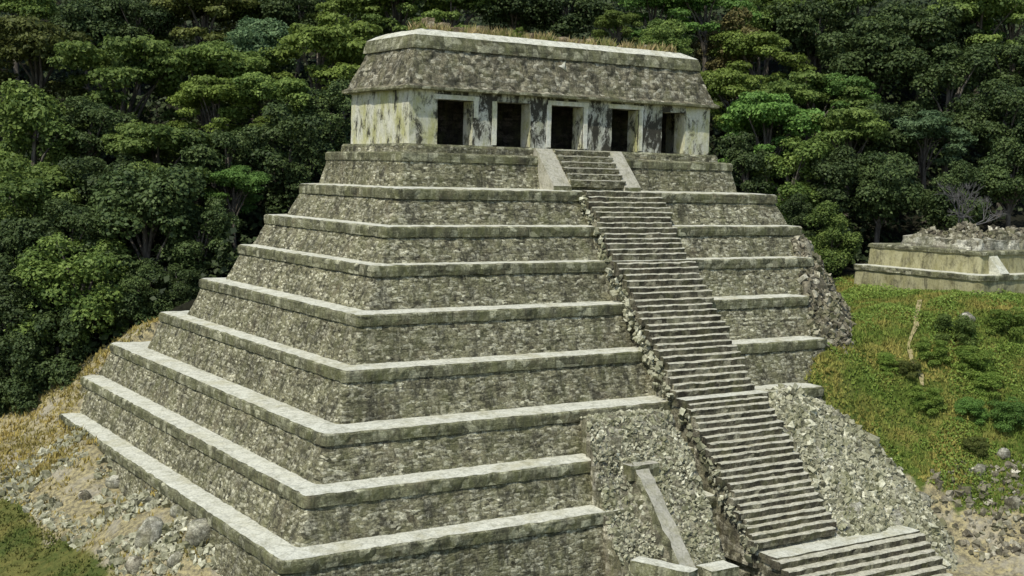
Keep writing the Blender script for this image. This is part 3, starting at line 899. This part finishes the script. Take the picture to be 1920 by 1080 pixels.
xs_ = np.arange(1.8, 10.6, 0.3); ys_ = np.arange(-26.0, -12.8, 0.3)
bl = lambda y: np.interp(-y, [14, 16.6, 19.3, 23, 26], [4.2, 3.2, 2.6, 2.4, 2.4])
br = lambda y: np.interp(-y, [14, 17, 19.5, 21.5, 26], [10.2, 9.8, 9.2, 8.7, 8.2])
me, _v = slope_sheet('buttress', z_butt, xs_, ys_, lambda x, y: (x > bl(y)) & (x < br(y)), None, 0.2, skirt=6.0)
butt = obj('buttress', me, pyr, [M['wall_coarse']])
# pale sloping kerb left on the buttress
mb = MB()
N_ = 22
kv = []
for k in range(N_ + 1):
    y = -17.3 - k * (22.6 - 17.3) / N_
    z = float(z_butt(5.6, y)) + 0.62
    for dx, dz in ((0, 0), (1.0, -0.1), (1.0, -1.9), (0, -1.9)):
        kv.append(rough((5.35 + dx, y, z + dz), 0.11, 1.6, 3))
kf, km = [], []
for k in range(N_):
    for i in range(4):
        kf.append((k * 4 + i, (k + 1) * 4 + i, (k + 1) * 4 + (i + 1) % 4, k * 4 + (i + 1) % 4)); km.append(1 if i == 0 else 0)
kf += [(0, 1, 2, 3), tuple(N_ * 4 + i for i in (3, 2, 1, 0))]; km += [0, 0]
mb.add(kv, kf, km)
kerb = bpy.data.objects.new('sloping_kerb', mb.mesh('sloping_kerb')); COL.objects.link(kerb)
kerb.data.materials.append(M['cap']); kerb.data.materials.append(M['ramp']); kerb.parent = butt
mb = MB(); block(mb, 5.0, -17.6, -18.8, 7.0, -16.9, -17.95, 0, 0.06, 0.3, 2, topmi=1)
ks = bpy.data.objects.new('kerb_head', mb.mesh('kerb_head')); COL.objects.link(ks)
ks.data.materials.append(M['cap']); ks.data.materials.append(M['ramp']); ks.parent = butt


def z_heap(x, y):
    zt = -5.7 - 1.10 * np.maximum(0, x - 30.0) - 1.45 * np.maximum(0, -5.6 - y) - 0.02 * np.maximum(0, y)
    return np.minimum(zt, -5.4)


xs_ = np.arange(23.0, 44.0, 0.35); ys_ = np.arange(-15.5, 12.0, 0.35)
hl = lambda y: np.interp(-y, [-12, 5.5, 8, 10.5, 13.5, 15.5], [29.2, 29.0, 28.2, 26.4, 25.0, 23.6])
hr = lambda y: np.interp(-y, [-12, 15.5], [43, 43])
me, _v = slope_sheet('collapsed_corner', z_heap, xs_, ys_, lambda x, y: (x > hl(y)) & (x < hr(y)), None, 0.5, skirt=2.0)
heap = obj('collapsed_corner', me, pyr, [M['stone_brown']])


def scatter(n, x0, x1, y0, y1, keep, zf, smin, smax, sink=0.25, pw=2.2):
    x = rng.uniform(x0, x1, n); y = rng.uniform(y0, y1, n)
    k = keep(x, y); x, y = x[k], y[k]
    s = smin + (smax - smin) * rng.random(len(x)) ** pw
    z = zf(x, y) + s * (0.5 - sink * 2 * rng.random(len(x)))
    return np.stack([x, y, z], 1), s


C, s = scatter(17000, 17.2, 29.5, -27, -13.2, lambda x, y: (x < apron_right(y) + 0.1) & (x > XR - 0.1 + 0.5 * np.sin(y * 1.7)) & ((y > -21.9) | (x > 23.3)), z_apron, 0.07, 0.25, 0.45)
Cb, sb = scatter(420, 17.2, 29.5, -27, -13.2, lambda x, y: (x < apron_right(y) - 0.2) & (x > XR + 0.3) & ((y > -21.6) | (x > 23.6)), z_apron, 0.2, 0.42, 0.6)
o = obj('rubble', stone_mesh('rubble', np.vstack([C, Cb]), np.concatenate([s, sb]), rng), None, [M['loose']]); o['kind'] = 'stuff'
tag(o, 'pale grey loose stones covering the slope right of the lower stairway', 'rubble')
C, s = scatter(8000, 2.0, 10.4, -26, -13.8, lambda x, y: (x > bl(y)) & (x < br(y)) & ~((x > 5.2) & (x < 6.3) & (y < -17)), z_butt, 0.06, 0.2, 0.45)
o = obj('rubble', stone_mesh('rubble', C, s, rng), None, [M['loose']]); o['kind'] = 'stuff'
tag(o, 'weathered loose stones on the buttress left of the lower stairway', 'rubble')
C, s = scatter(14000, 23.6, 41, -15, 9, lambda x, y: (x > hl(y) - 0.3) & (z_heap(x, y) > terr(x, y) - 0.4), z_heap, 0.08, 0.32)
o = obj('rubble', stone_mesh('rubble', C, s, rng), None, [M['loose_brown']]); o['kind'] = 'stuff'
tag(o, 'dark brown tumbled core stones at the collapsed right corner of the pyramid', 'rubble')
# ragged stones down the left side of the stairs and broken terrace ends
L = []
for (ya, za, yb, zb, n, w) in ((-4.3, -2.9, -7.4, -7.3, 70, 0.45), (-7.6, -7.4, -14.3, -15.0, 200, 0.6), (-15.2, -15.4, -21.9, -22.7, 120, 0.35)):
    q = rng.random(n)
    L.append(np.stack([XL - rng.random(n) ** 1.5 * w + 0.1, ya + (yb - ya) * q + rng.uniform(-0.2, 0.6, n), za + (zb - za) * q - rng.random(n) * 0.7], 1))
C = np.vstack(L)
o = obj('rubble', stone_mesh('rubble', C, rng.uniform(0.08, 0.26, len(C)), rng), None, [M['loose']]); o['kind'] = 'stuff'
tag(o, 'ragged broken stones along the left edge of the stairway', 'rubble')
# left bank stones
BK = lambda x, y: in_poly(x, y, BANK) & (y < 19)
C, s = scatter(15000, -27, -15, -19, 22, lambda x, y: BK(x, y) & (np.array([nz((a, b, 0), 0.35, 5) for a, b in zip(x, y)]) > -0.02), terr, 0.06, 0.34, 0.4, 3.2)
o = obj('rubble', stone_mesh('rubble', C, s, rng), None, [M['loose']]); o['kind'] = 'stuff'
tag(o, 'scattered grey stones on the dry bank below the left terraces', 'rubble')
# foot of the hill stones on the right
q = [at(u, v, d) for u, v, d in zip(rng.uniform(1740, 1940, 700), rng.uniform(880, 1085, 700), rng.uniform(80, 86, 700))]
q = np.array(q); q[:, 2] = terr(q[:, 0], q[:, 1]) + 0.08
q = q[q[:, 0] > apron_right(q[:, 1]) - 0.5]
o = obj('rubble', stone_mesh('rubble', q, 0.05 + 0.3 * rng.random(len(q)) ** 3, rng), None, [M['loose_brown']]); o['kind'] = 'stuff'
tag(o, 'brown stones strewn at the foot of the grassy hill on the right', 'rubble')


def boulder(u, v, d, size, mat, label, seed, on_ground=True):
    r = np.random.default_rng(seed)
    p = ground_hit(u, v + 6)
    p[2] += size * 0.3
    o = empty('boulder', p, label, 'boulder')
    COL.objects.unlink(o); bpy.data.objects.remove(o)
    # denser lump: icosphere refined once
    V = ICO.copy(); F = ICF.tolist(); V = V.tolist(); cache = {}
    def mid(a, b):
        k = (min(a, b), max(a, b))
        if k not in cache:
            m = (np.array(V[a]) + np.array(V[b])) / 2; V.append((m / np.linalg.norm(m)).tolist()); cache[k] = len(V) - 1
        return cache[k]
    for _ in range(2):
        G = []
        for a, b, c_ in F:
            ab, bc, ca_ = mid(a, b), mid(b, c_), mid(c_, a)
            G += [(a, ab, ca_), (b, bc, ab), (c_, ca_, bc), (ab, bc, ca_)]
        F = G
    V = np.array(V)
    V = V * (1 + 0.22 * np.array([nz(p_, 1.3, seed) + 0.5 * nz(p_, 3.1, seed) for p_ in V]))[:, None]
    V = V * (size * r.uniform(0.75, 1.2, 3)) @ rand_rot(1, r)[0].T
    o = obj('boulder', np_mesh('boulder', V, np.array(F)), None, [mat])
    o.location = p
    return tag(o, label, 'boulder')


boulder(282, 1008, 64.5, 0.95, M['stone'], 'largest white and black boulder on the bank at the lower left', 3)
boulder(378, 1002, 62.8, 0.75, M['stone'], 'pale boulder between the largest left boulder and the lowest terrace', 4)
boulder(215, 905, 68.5, 0.5, M['stone'], 'small grey boulder on the bank above the largest left boulder', 5)
boulder(335, 960, 0, 0.55, M['stone'], 'grey boulder above the gap between the two largest boulders on the bank', 11)
boulder(160, 930, 0, 0.45, M['stone_brown'], 'brownish boulder low on the bank near the lawn corner', 12)
boulder(255, 1060, 0, 0.5, M['stone_brown'], 'dark boulder below the largest boulder at the bottom edge', 13)
boulder(330, 1050, 0, 0.42, M['stone'], 'small pale boulder at the bottom edge under the lowest terrace', 14)
boulder(1728, 938, 80.8, 0.6, M['stone'], 'palest boulder near the lower right edge of the pale rubble slope', 6)
boulder(1812, 598, 98, 0.55, M['stone'], 'pale boulder on the grassy hill below the small ruin', 7)
boulder(1880, 850, 86.5, 0.45, M['stone'], 'pale boulder low on the grassy hill at the right edge', 8)
boulder(1835, 880, 85, 0.42, M['stone'], 'grey boulder just left of the low pale boulder on the hill', 9)
boulder(1900, 945, 82.5, 0.5, M['stone_brown'], 'dark brown boulder among stones at the lower right edge', 10)


# low walls at the foot of the buttress
def low_wall(p0, p1, w, zt, h, label, mats):
    """straight wall from p0 to p1 (plan), thickness w"""
    p0 = np.array(p0); p1 = np.array(p1)
    L_ = np.linalg.norm(p1 - p0)
    mb = MB(); block(mb, 0, 0, -h, L_, w, 0, 0, 0.05, 0.35, L_, topmi=1)
    o = obj('low_wall', mb.mesh('low_wall'), None, mats)
    o.location = (p0[0], p0[1], zt)
    o.rotation_euler = (0, 0, math.atan2(p1[1] - p0[1], p1[0] - p0[0]))
    return tag(o, label, 'wall')


a = at(1182, 1050, 69.5); b = at(1292, 1085, 67.5)
low_wall(a[:2], b[:2], 1.0, float(a[2]), 2.6, 'low stone wall with pale top at the foot of the buttress', [M['cap'], M['top']])
a = at(1335, 1072, 69.5)
low_wall((a[0], a[1]), (a[0] + 2.0, a[1]), 1.3, float(a[2]), 2.4, 'short stone block beside the bottom stairs', [M['cap'], M['top']])

# ------------------------------------------------------------------ small ruin on the right
RD = 100.0
cor = at(1840, 517, RD)
rx, ry, rz = cor
gz = rz - 1.9
ruin = empty('ruined_temple', (rx + 6, ry + 6, gz), 'small roofless ruined temple on a low terrace right of the pyramid', 'ruin')
LY = 12.6
per = perimeter(rx, ry, rx + 18, ry + LY, 0.3, 0.5)
lf = loft(per, [(0.25, gz - 2.5, 0, 1), (0.1, rz - 0.45, 0, 1), (0.22, rz - 0.42, 1, 1), (0.22, rz - 0.05, 1, 0.8), (0.15, rz, 2, 0.6), (-3.5, rz + 0.06, 2, 0.4)], 0.08, 61, cap=True)
obj('ruin_platform', lf.mesh('ruin_platform'), ruin, [M['ochre_wall'], M['cap'], M['top']])
b0 = (rx + 1.3, ry + 1.1)
per = perimeter(b0[0], b0[1], rx + 16, ry + LY - 0.2, 0.25, 0.5)
lf = loft(per, [(0.12, rz - 0.1, 0, 1), (0.0, rz + 1.45, 0, 1), (0.12, rz + 1.48, 1, 1), (0.12, rz + 1.72, 1, 1), (0.0, rz + 1.8, 1, 0.8), (-3, rz + 1.9, 2, 0.4)], 0.09, 71, cap=True)
w = obj('ruin_wall', lf.mesh('ruin_wall'), ruin, [M['ochre_wall'], M['cap'], M['ramp']])
per = perimeter(b0[0] + 0.6, b0[1] + 0.8, rx + 13, ry + LY - 2.8, 0.5, 0.4)
lf = loft(per, [(0.1, rz + 1.7, 0, 1), (0.0, rz + 2.3, 0, 1.5), (-0.05, rz + 2.6, 1, 1.5), (-1.2, rz + 2.8, 1, 2), (-2.6, rz + 2.9, 1, 1)], 0.14, 81, cap=True)
obj('upper_wall', lf.mesh('upper_wall'), ruin, [M['stone'], M['ramp']])
def z_ruin(x, y):
    g = np.zeros(np.shape(x))
    for (cx, cy, w_, h_) in ((rx + 3.4, ry + 4.3, 1.5, 1.36), (rx + 5.2, ry + 2.6, 1.0, 1.12), (rx + 8.0, ry + 3.2, 1.8, 0.96), (rx + 3.2, ry + 7.4, 1.6, 0.6)):
        g = np.maximum(g, h_ * np.exp(-((x - cx) ** 2 + (y - cy) ** 2) / w_ ** 2))
    return rz + 2.45 + g


C, sz_ = scatter(1500, rx + 2.2, rx + 12, ry + 2.2, ry + 9, lambda x, y: z_ruin(x, y) > rz + 2.75, z_ruin, 0.08, 0.3)
xs_ = np.arange(rx + 2.0, rx + 12.5, 0.25); ys_ = np.arange(ry + 2.0, ry + 9.5, 0.25)
me, _v = slope_sheet('collapsed_masonry', z_ruin, xs_, ys_, lambda x, y: x > -999, None, 0.14, skirt=1.2)
cm = obj('collapsed_masonry', me, ruin, [M['wall_coarse']])
o = obj('rubble', stone_mesh('rubble', C, sz_, rng), None, [M['loose_brown']]); o['kind'] = 'stuff'
tag(o, 'loose stones heaped on top of the small ruin', 'rubble')
mb = MB()
for (x0, x1) in ((rx + 2.2, rx + 3.2),):
    prism(mb, [(b0[1], rz + 1.5), (b0[1] - 1.3, rz + 0.1), (b0[1] - 1.3, rz - 0.2), (b0[1], rz - 0.2)], x0, x1, [1, 0, 0, 0], 0.03, 0.4, 4)
obj('stair_ramp', mb.mesh('stair_ramp'), ruin, [M['cap'], M['top']])

# ------------------------------------------------------------------ foliage
def leaf_cards(C, Nrm, size, r, tint, asp=(0.5, 0.9)):
    """one bent diamond leaf spray per centre"""
    n = len(C)
    Nrm = Nrm / np.linalg.norm(Nrm, axis=1)[:, None]
    a = r.normal(size=(n, 3)); a -= (a * Nrm).sum(1)[:, None] * Nrm; a /= np.linalg.norm(a, axis=1)[:, None]
    b = np.cross(Nrm, a)
    L_ = size[:, None]; Wd = L_ * r.uniform(asp[0], asp[1], (n, 1))
    V = np.stack([C - a * L_ * 0.5, C + b * Wd * 0.5 + Nrm * L_ * 0.06, C + a * L_ * 0.5 - Nrm * L_ * 0.12, C - b * Wd * 0.5 + Nrm * L_ * 0.06], 1).reshape(-1, 3)
    F = np.arange(4 * n).reshape(n, 4)
    return V, F, np.repeat(tint, 4)


def leafy_mesh(name, V, F, tint):
    me = bpy.data.meshes.new(name)
    me = np_mesh(name, V, F)
    at_ = me.attributes.new('tint', 'FLOAT', 'POINT')
    at_.data.foreach_set('value', np.clip(tint, 0, 1).astype(np.float32))
    return me


def crown_proto(form, seed):
    r = np.random.default_rng(seed)
    P = []
    if form == 'u':
        for _ in range(26):
            th = r.uniform(0, 2 * math.pi); rad = math.sqrt(r.random()) * 0.82
            P.append((rad * math.cos(th), rad * math.sin(th), 0.48 * math.sqrt(max(0, 1 - rad * rad)) + r.uniform(-0.28, 0.16), r.uniform(0.20, 0.34), 0.42))
        for _ in range(10):
            th = r.uniform(0, 2 * math.pi); rad = r.uniform(0.4, 0.95)
            P.append((rad * math.cos(th), rad * math.sin(th), r.uniform(-0.6, -0.1), r.uniform(0.16, 0.28), 0.42))
    elif form == 'r':
        for _ in range(34):
            d = r.normal(size=3); d /= np.linalg.norm(d); rad = r.uniform(0.35, 0.78)
            P.append((d[0] * rad, d[1] * rad, d[2] * rad * 0.85 + 0.05, r.uniform(0.20, 0.34), 0.62))
    elif form == 't':
        for _ in range(38):
            th = r.uniform(0, 2 * math.pi); z = r.uniform(-1.3, 0.7); rad = r.uniform(0.15, 0.68) * (1 - 0.4 * abs(z))
            P.append((rad * math.cos(th), rad * math.sin(th), z, r.uniform(0.16, 0.30), 0.75))
    else:
        for _ in range(34):
            th = r.uniform(0, 2 * math.pi); z = r.uniform(-0.85, 0.75); rad = r.uniform(0.3, 0.78) * math.sqrt(max(0.1, 1 - (max(z, 0) / 0.95) ** 2))
            P.append((rad * math.cos(th), rad * math.sin(th), z, r.uniform(0.22, 0.34), 0.75))
    VV, FF, TT = [], [], []
    off = 0
    for (x, y, z, pr_, fl) in P:
        n = int(2600 * pr_ * pr_ * 2.3) + 40
        d = r.normal(size=(n, 3)); d[:, 2] = np.abs(d[:, 2]) * np.where(r.random(n) < 0.80, 1, -1)
        d /= np.linalg.norm(d, axis=1)[:, None]
        rad = pr_ * (0.55 + 0.5 * r.random(n) ** 0.5)
        lump = 1 + 0.25 * np.sin(d[:, 0] * 5 + x * 9) * np.sin(d[:, 1] * 5 + y * 9)
        C = np.array([x, y, z]) + d * (rad * lump)[:, None] * np.array([1, 1, fl])
        nrm = d * 0.7 + np.array([0, 0, 0.55]) + r.normal(0, 0.45, (n, 3))
        sz = r.uniform(0.035, 0.082, n)
        tn = np.clip(r.normal(0.45, 0.22, n) + r.normal(0, 0.14), 0, 1)
        v, f, tt = leaf_cards(C, nrm, sz, r, tn)
        VV.append(v); FF.append(f + off); TT.append(tt); off += len(v)
    crown = leafy_mesh('crown', np.vstack(VV), np.vstack(FF), np.concatenate(TT))
    # trunk with limbs, crown centre at the origin, shaft running far down
    mb = MB()

    def tube(pts, rads, n=6):
        vs, fs = [], []
        for k, (p, rr) in enumerate(zip(pts, rads)):
            for i in range(n):
                a_ = 2 * math.pi * i / n
                vs.append((p[0] + rr * math.cos(a_), p[1] + rr * math.sin(a_), p[2]))
        for k in range(len(pts) - 1):
            for i in range(n):
                fs.append((k * n + i, k * n + (i + 1) % n, (k + 1) * n + (i + 1) % n, (k + 1) * n + i))
        mb.add(vs, fs)
    jx = r.uniform(-0.1, 0.1, 8)
    tube([(jx[0], jx[1], -4.0), (jx[2], jx[3], -2.2), (0, 0, -0.7), (jx[4] * 0.5, jx[5] * 0.5, 0.1)], [0.085, 0.07, 0.055, 0.03])
    for (x, y, z, pr_, fl) in P[::3]:
        z0 = -0.7 + r.uniform(-0.3, 0.4)
        tube([(0, 0, z0), (x * 0.45 + r.uniform(-.06, .06), y * 0.45, z0 + (z - z0) * 0.6), (x, y, z)], [0.035, 0.022, 0.008], 5)
    trunk = mb.mesh('trunk', True)
    trunk.materials.append(M['bark'])
    return crown, trunk


PROTO = {}
for fi, form in enumerate('urtb'):
    PROTO[form] = [crown_proto(form, 100 + fi * 10 + k) for k in range(4 if form in 'ur' else 3)]
for form in PROTO:
    for c_, t_ in PROTO[form]:
        c_.materials.append(LEAF['mid'])


def plant_tree(u, v, rpx, form, kind, label, group, name='tree', depth=None, cat='tree'):
    d = depth or tree_depth(u, v)
    p = at(u, v, d)
    R = rpx / FOC * d * 1.42
    zg = float(terr(p[0], p[1])[0])
    e = empty(name, (p[0], p[1], zg - 0.1), label, cat, group)
    cm, tm = random.choice(PROTO[form])
    rot = random.uniform(0, 2 * math.pi)
    for nm, me in (('crown', cm), ('trunk', tm)):
        o = bpy.data.objects.new(nm, me)
        COL.objects.link(o)
        o.parent = e
        o.location = (0, 0, p[2] - zg + 0.1)
        o.rotation_euler = (0, 0, rot)
        o.scale = (R, R, R * random.uniform(0.92, 1.1))
        if nm == 'crown':
            o.material_slots[0].link = 'OBJECT'
            o.material_slots[0].material = LEAF[kind]
    return e


for row in TREES:
    plant_tree(*row, group='jungle trees on the hillside')

SHRUBS = [
    (1790, 612, 42, 'dark', 'darkest shrub on the grassy hill below the pale boulder', 96.5),
    (1745, 655, 34, 'mid', 'green shrub left of the darkest shrub on the grassy hill', 94.5),
    (1820, 668, 40, 'mid', 'round green shrub in the middle of the grassy hill', 93.5),
    (1885, 600, 40, 'mid', 'green shrub at the right edge below the small ruin', 97.5),
    (1890, 770, 44, 'bright', 'bright green leafy shrub at the right edge of the grassy hill', 89.5),
    (1815, 768, 34, 'bright', 'bright green shrub left of the edge shrub on the hill', 89.5),
    (1735, 745, 34, 'mid', 'green shrub low on the hill near the pale rubble edge', 89.8),
    (1660, 680, 26, 'mid', 'small green shrub by the footpath near the pyramid', 92.5),
    (1850, 720, 34, 'mid', 'green shrub just above the two bright shrubs on the hill', 91.0),
    (1700, 690, 26, 'olive', 'olive shrub beside the lower end of the footpath', 92.0),
    (1830, 835, 26, 'olive', 'olive shrub near the foot of the grassy hill', 86.8),
]
for (u, v, r, kind, lab, d) in SHRUBS:
    p = ground_hit(u, v + r * 0.5); d = float(np.dot(p - CAM, _f)); zg = float(terr(p[0], p[1])[0])
    e = empty('shrub', (p[0], p[1], zg), lab, 'shrub', 'shrubs on the grassy hill')
    R = r / FOC * d * 1.1
    o = bpy.data.objects.new('foliage', random.choice(PROTO['b'])[0]); COL.objects.link(o); o.parent = e
    o.location = (0, 0, R * 0.25); o.scale = (R, R, R * 0.75); o.rotation_euler = (0, 0, random.uniform(0, 6))
    o.material_slots[0].link = 'OBJECT'; o.material_slots[0].material = LEAF[{'dark': 'mid', 'mid': 'scrub'}.get(kind, kind)]

# bare grey tree
mb = MB()
def btube(p, q, r0, r1):
    p = Vector(p); q = Vector(q); d = (q - p).normalized()
    s = d.orthogonal().normalized(); w = d.cross(s)
    vs = []
    for c0, rr in ((p, r0), (q, r1)):
        for i in range(5):
            a_ = 2 * math.pi * i / 5
            vs.append(c0 + s * rr * math.cos(a_) + w * rr * math.sin(a_))
    mb.add(vs, [(i, (i + 1) % 5, 5 + (i + 1) % 5, 5 + i) for i in range(5)])
def grow(p, d, L_, r0, depth):
    q = p + d * L_
    btube(p, q, r0, r0 * 0.7)
    if depth == 0: return
    for _ in range(3 if depth > 1 else 4):
        nd = (d + Vector((random.gauss(0, 0.5), random.gauss(0, 0.5), random.gauss(0.05, 0.35)))).normalized()
        grow(q, nd, L_ * random.uniform(0.62, 0.85), r0 * 0.62, depth - 1)
bt = at(1800, 395, 116)
bz = float(terr(bt[0], bt[1])[0])
grow(Vector((0, 0, 0)), Vector((-0.1, 0.0, 1)), 2.6, 0.17, 5)
o = obj('bare_tree', mb.mesh('bare_tree'), None, [M['bare']])
o.location = (bt[0], bt[1], bz)
tag(o, 'bare grey leafless tree behind the small ruin on the right', 'tree')

# undergrowth filling the forest floor
n = 200000
ux = rng.uniform(-75, 120, n); uy = rng.uniform(8, 130, n)
uz = terr(ux, uy)
ok = (uz > -22) & ~in_poly(ux, uy, BANK) & ~in_poly(ux, uy, HILL_POLY) & ~((ux > -11) & (ux < 31) & (uy < 20)) & ~((ux > -16) & (ux < 20) & (uy < 27))
ok &= ~((ux > rx - 2) & (uy < ry + LY + 2) & (uy > ry - 9))
dd = (ux - CAM[0]) * _f[0] + (uy - CAM[1]) * _f[1]; rr_ = (ux - CAM[0]) * _r[0] + (uy - CAM[1]) * _r[1]
ok &= np.abs(rr_) < dd * 0.46
ux, uy, uz = ux[ok], uy[ok], uz[ok]
hh = np.array([1.0 + 4.2 * max(0, nz((a_, b_, 0), 0.2) + 0.4 * nz((a_, b_, 3), 0.5) + 0.3) for a_, b_ in zip(ux, uy)])
C = np.stack([ux, uy, uz + hh * rng.random(len(ux)) ** 0.6], 1)
nrm = rng.normal(0, 0.5, (len(C), 3)) + np.array([-0.2, -0.4, 0.7])
v, f, tt = leaf_cards(C, nrm, rng.uniform(0.35, 0.85, len(C)), rng, rng.random(len(C)))
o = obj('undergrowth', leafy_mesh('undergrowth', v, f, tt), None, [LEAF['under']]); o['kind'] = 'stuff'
tag(o, 'dark undergrowth covering the forest floor between the trees', 'undergrowth')

# grass blades
def grass(name, x, y, z, h, mat, label, r, per=4):
    n = len(x)
    X = np.repeat(np.stack([x, y, z], 1), per, 0) + np.concatenate([r.normal(0, 0.09, (n * per, 2)), np.zeros((n * per, 1))], 1)
    H = np.repeat(h, per) * r.uniform(0.6, 1.2, n * per)
    lean = r.normal(0, 0.35, (n * per, 2))
    th = r.uniform(0, math.pi, n * per); wv_ = np.stack([np.cos(th), np.sin(th), 0 * th], 1) * (0.05 + 0.05 * r.random(n * per))[:, None]
    top = X + np.stack([lean[:, 0] * H, lean[:, 1] * H, H], 1)
    V = np.stack([X - wv_, X + wv_, top], 1).reshape(-1, 3)
    F = np.arange(len(V)).reshape(-1, 3)
    me = leafy_mesh(name, V, F, np.repeat(r.random(n * per), 3))
    o = obj(name, me, None, [mat]); o['kind'] = 'stuff'
    return tag(o, label, 'grass')


def grass_mat(name, a, b, c_, sc=0.35, lo=0.42, hi=0.6):
    t = NT(name)
    n1 = t.noise(t.pos, sc, 6, 0.7)
    at_ = t.t.nodes.new('ShaderNodeAttribute'); at_.attribute_name = 'tint'
    col = t.mix(t.ramp(n1, [(lo, 0.0), (hi, 1.0)]), t.mix(at_.outputs['Fac'], a, b), c_)
    return t.out(col)


n = 70000
hx = rng.uniform(22, 70, n); hy = rng.uniform(-26, 6, n)
k = in_poly(hx, hy, HILL_POLY)
hx, hy = hx[k], hy[k]
grass('grass', hx, hy, terr(hx, hy), rng.uniform(0.12, 0.34, len(hx)),
      grass_mat('hill_grass', (0.085, 0.14, 0.022), (0.18, 0.225, 0.045), (0.30, 0.265, 0.07), 0.25, 0.46, 0.6), 'green and yellow grass covering the hill right of the pyramid', rng)
n = 14000
hx = rng.uniform(-30, -8, n); hy = rng.uniform(-20, 34, n)
k = in_poly(hx, hy, BANK) & ((hy > 13) | (rng.random(n) < 0.2))
hx, hy = hx[k], hy[k]
grass('grass', hx, hy, terr(hx, hy), rng.uniform(0.15, 0.4, len(hx)),
      grass_mat('dry_grass', (0.32, 0.25, 0.075), (0.50, 0.39, 0.12), (0.24, 0.21, 0.07)), 'dry yellow grass on the bank beside the left terraces', rng)
n = 9000
hx = rng.uniform(-34, -18.5, n); hy = rng.uniform(-16, 22, n)
k = ~in_poly(hx, hy, BANK)
hx, hy = hx[k], hy[k]
grass('grass', hx, hy, terr(hx, hy), rng.uniform(0.1, 0.22, len(hx)),
      grass_mat('lawn_grass', (0.07, 0.10, 0.022), (0.13, 0.155, 0.038), (0.20, 0.18, 0.055)), 'green lawn grass at the bottom left corner', rng)
n = 1100
hx = rng.uniform(1.6, 24.0, n); hy = rng.uniform(1.7, 3.2, n)
k = np.array([nz((a_, b_, 0), 0.9, 2) for a_, b_ in zip(hx, hy)]) > 0.02
hx, hy = hx[k], hy[k]; n = len(hx)
grass('roof_grass', hx, hy, np.full(n, 7.6), 0.2 + 0.55 * rng.random(n) ** 1.6,
      grass_mat('roof_dry_grass', (0.30, 0.22, 0.10), (0.42, 0.34, 0.18), (0.16, 0.18, 0.05), 0.9), 'dry grass and weeds along the top of the temple roof', rng, 5)

# low leafy scrub over the hill
n = 130000
hx = rng.uniform(22, 70, n); hy = rng.uniform(-26, 6, n)
k = in_poly(hx, hy, HILL_POLY)
hx, hy = hx[k], hy[k]
hn = np.array([nz((a_, b_, 0), 0.22, 4) + 0.6 * nz((a_, b_, 2), 0.6, 9) for a_, b_ in zip(hx, hy)])
k = (hn > 0.0) & (hx > 27.5)
hx, hy, hn = hx[k], hy[k], hn[k]
C = np.stack([hx, hy, terr(hx, hy) + 0.05 + np.clip(hn + 0.15, 0, 1) * 0.9 * rng.random(len(hx)) ** 0.5], 1)
v, f, tt = leaf_cards(C, rng.normal(0, 0.5, (len(C), 3)) + np.array([-0.2, -0.3, 0.8]), rng.uniform(0.09, 0.21, len(C)), rng, np.clip(rng.random(len(C)) * 0.8 + hn * 0.3, 0, 1))
o = obj('scrub', leafy_mesh('scrub', v, f, tt), None, [LEAF['scrub']]); o['kind'] = 'stuff'
tag(o, 'low green scrub growing over the hill right of the pyramid', 'scrub')

# green weeds rooted on the roof
for (x_, r_, lab) in ((10.2, 0.55, 'taller green weed growing on the left half of the roof top'), (16.9, 0.42, 'small green weed growing on the middle of the roof top')):
    e = empty('weed', (x_, 2.9, 7.78), lab, 'plant')
    o = bpy.data.objects.new('foliage', PROTO['b'][0][0]); COL.objects.link(o); o.parent = e
    o.location = (0, 0, r_ * 0.5); o.scale = (r_, r_, r_ * 0.9)
    o.material_slots[0].link = 'OBJECT'; o.material_slots[0].material = LEAF['yel']

# footpath on the hill
mb = MB()
pts = [(1724, 568, 0), (1721, 585, 0), (1716, 600, 0), (1718, 618, 0), (1709, 634, 0), (1703, 652, 0), (1706, 668, 0), (1709, 684, 0), (1718, 698, 0), (1726, 712, 0), (1729, 728, 0)]
vs = []
for (u, v, d) in pts:
    p = ground_hit(u, v)
    for s in (-0.15, 0.15):
        q = p + RGT * s * (1 + 0.4 * math.sin(v))
        vs.append((q[0], q[1], float(terr(q[0], q[1])[0]) + 0.22))
mb.add(vs, [(2 * i, 2 * i + 1, 2 * i + 3, 2 * i + 2) for i in range(len(pts) - 1)])
o = obj('footpath', mb.mesh('footpath'), None, [paving('path_dirt', (0.34, 0.29, 0.15), (0.24, 0.20, 0.09))])
o['kind'] = 'structure'
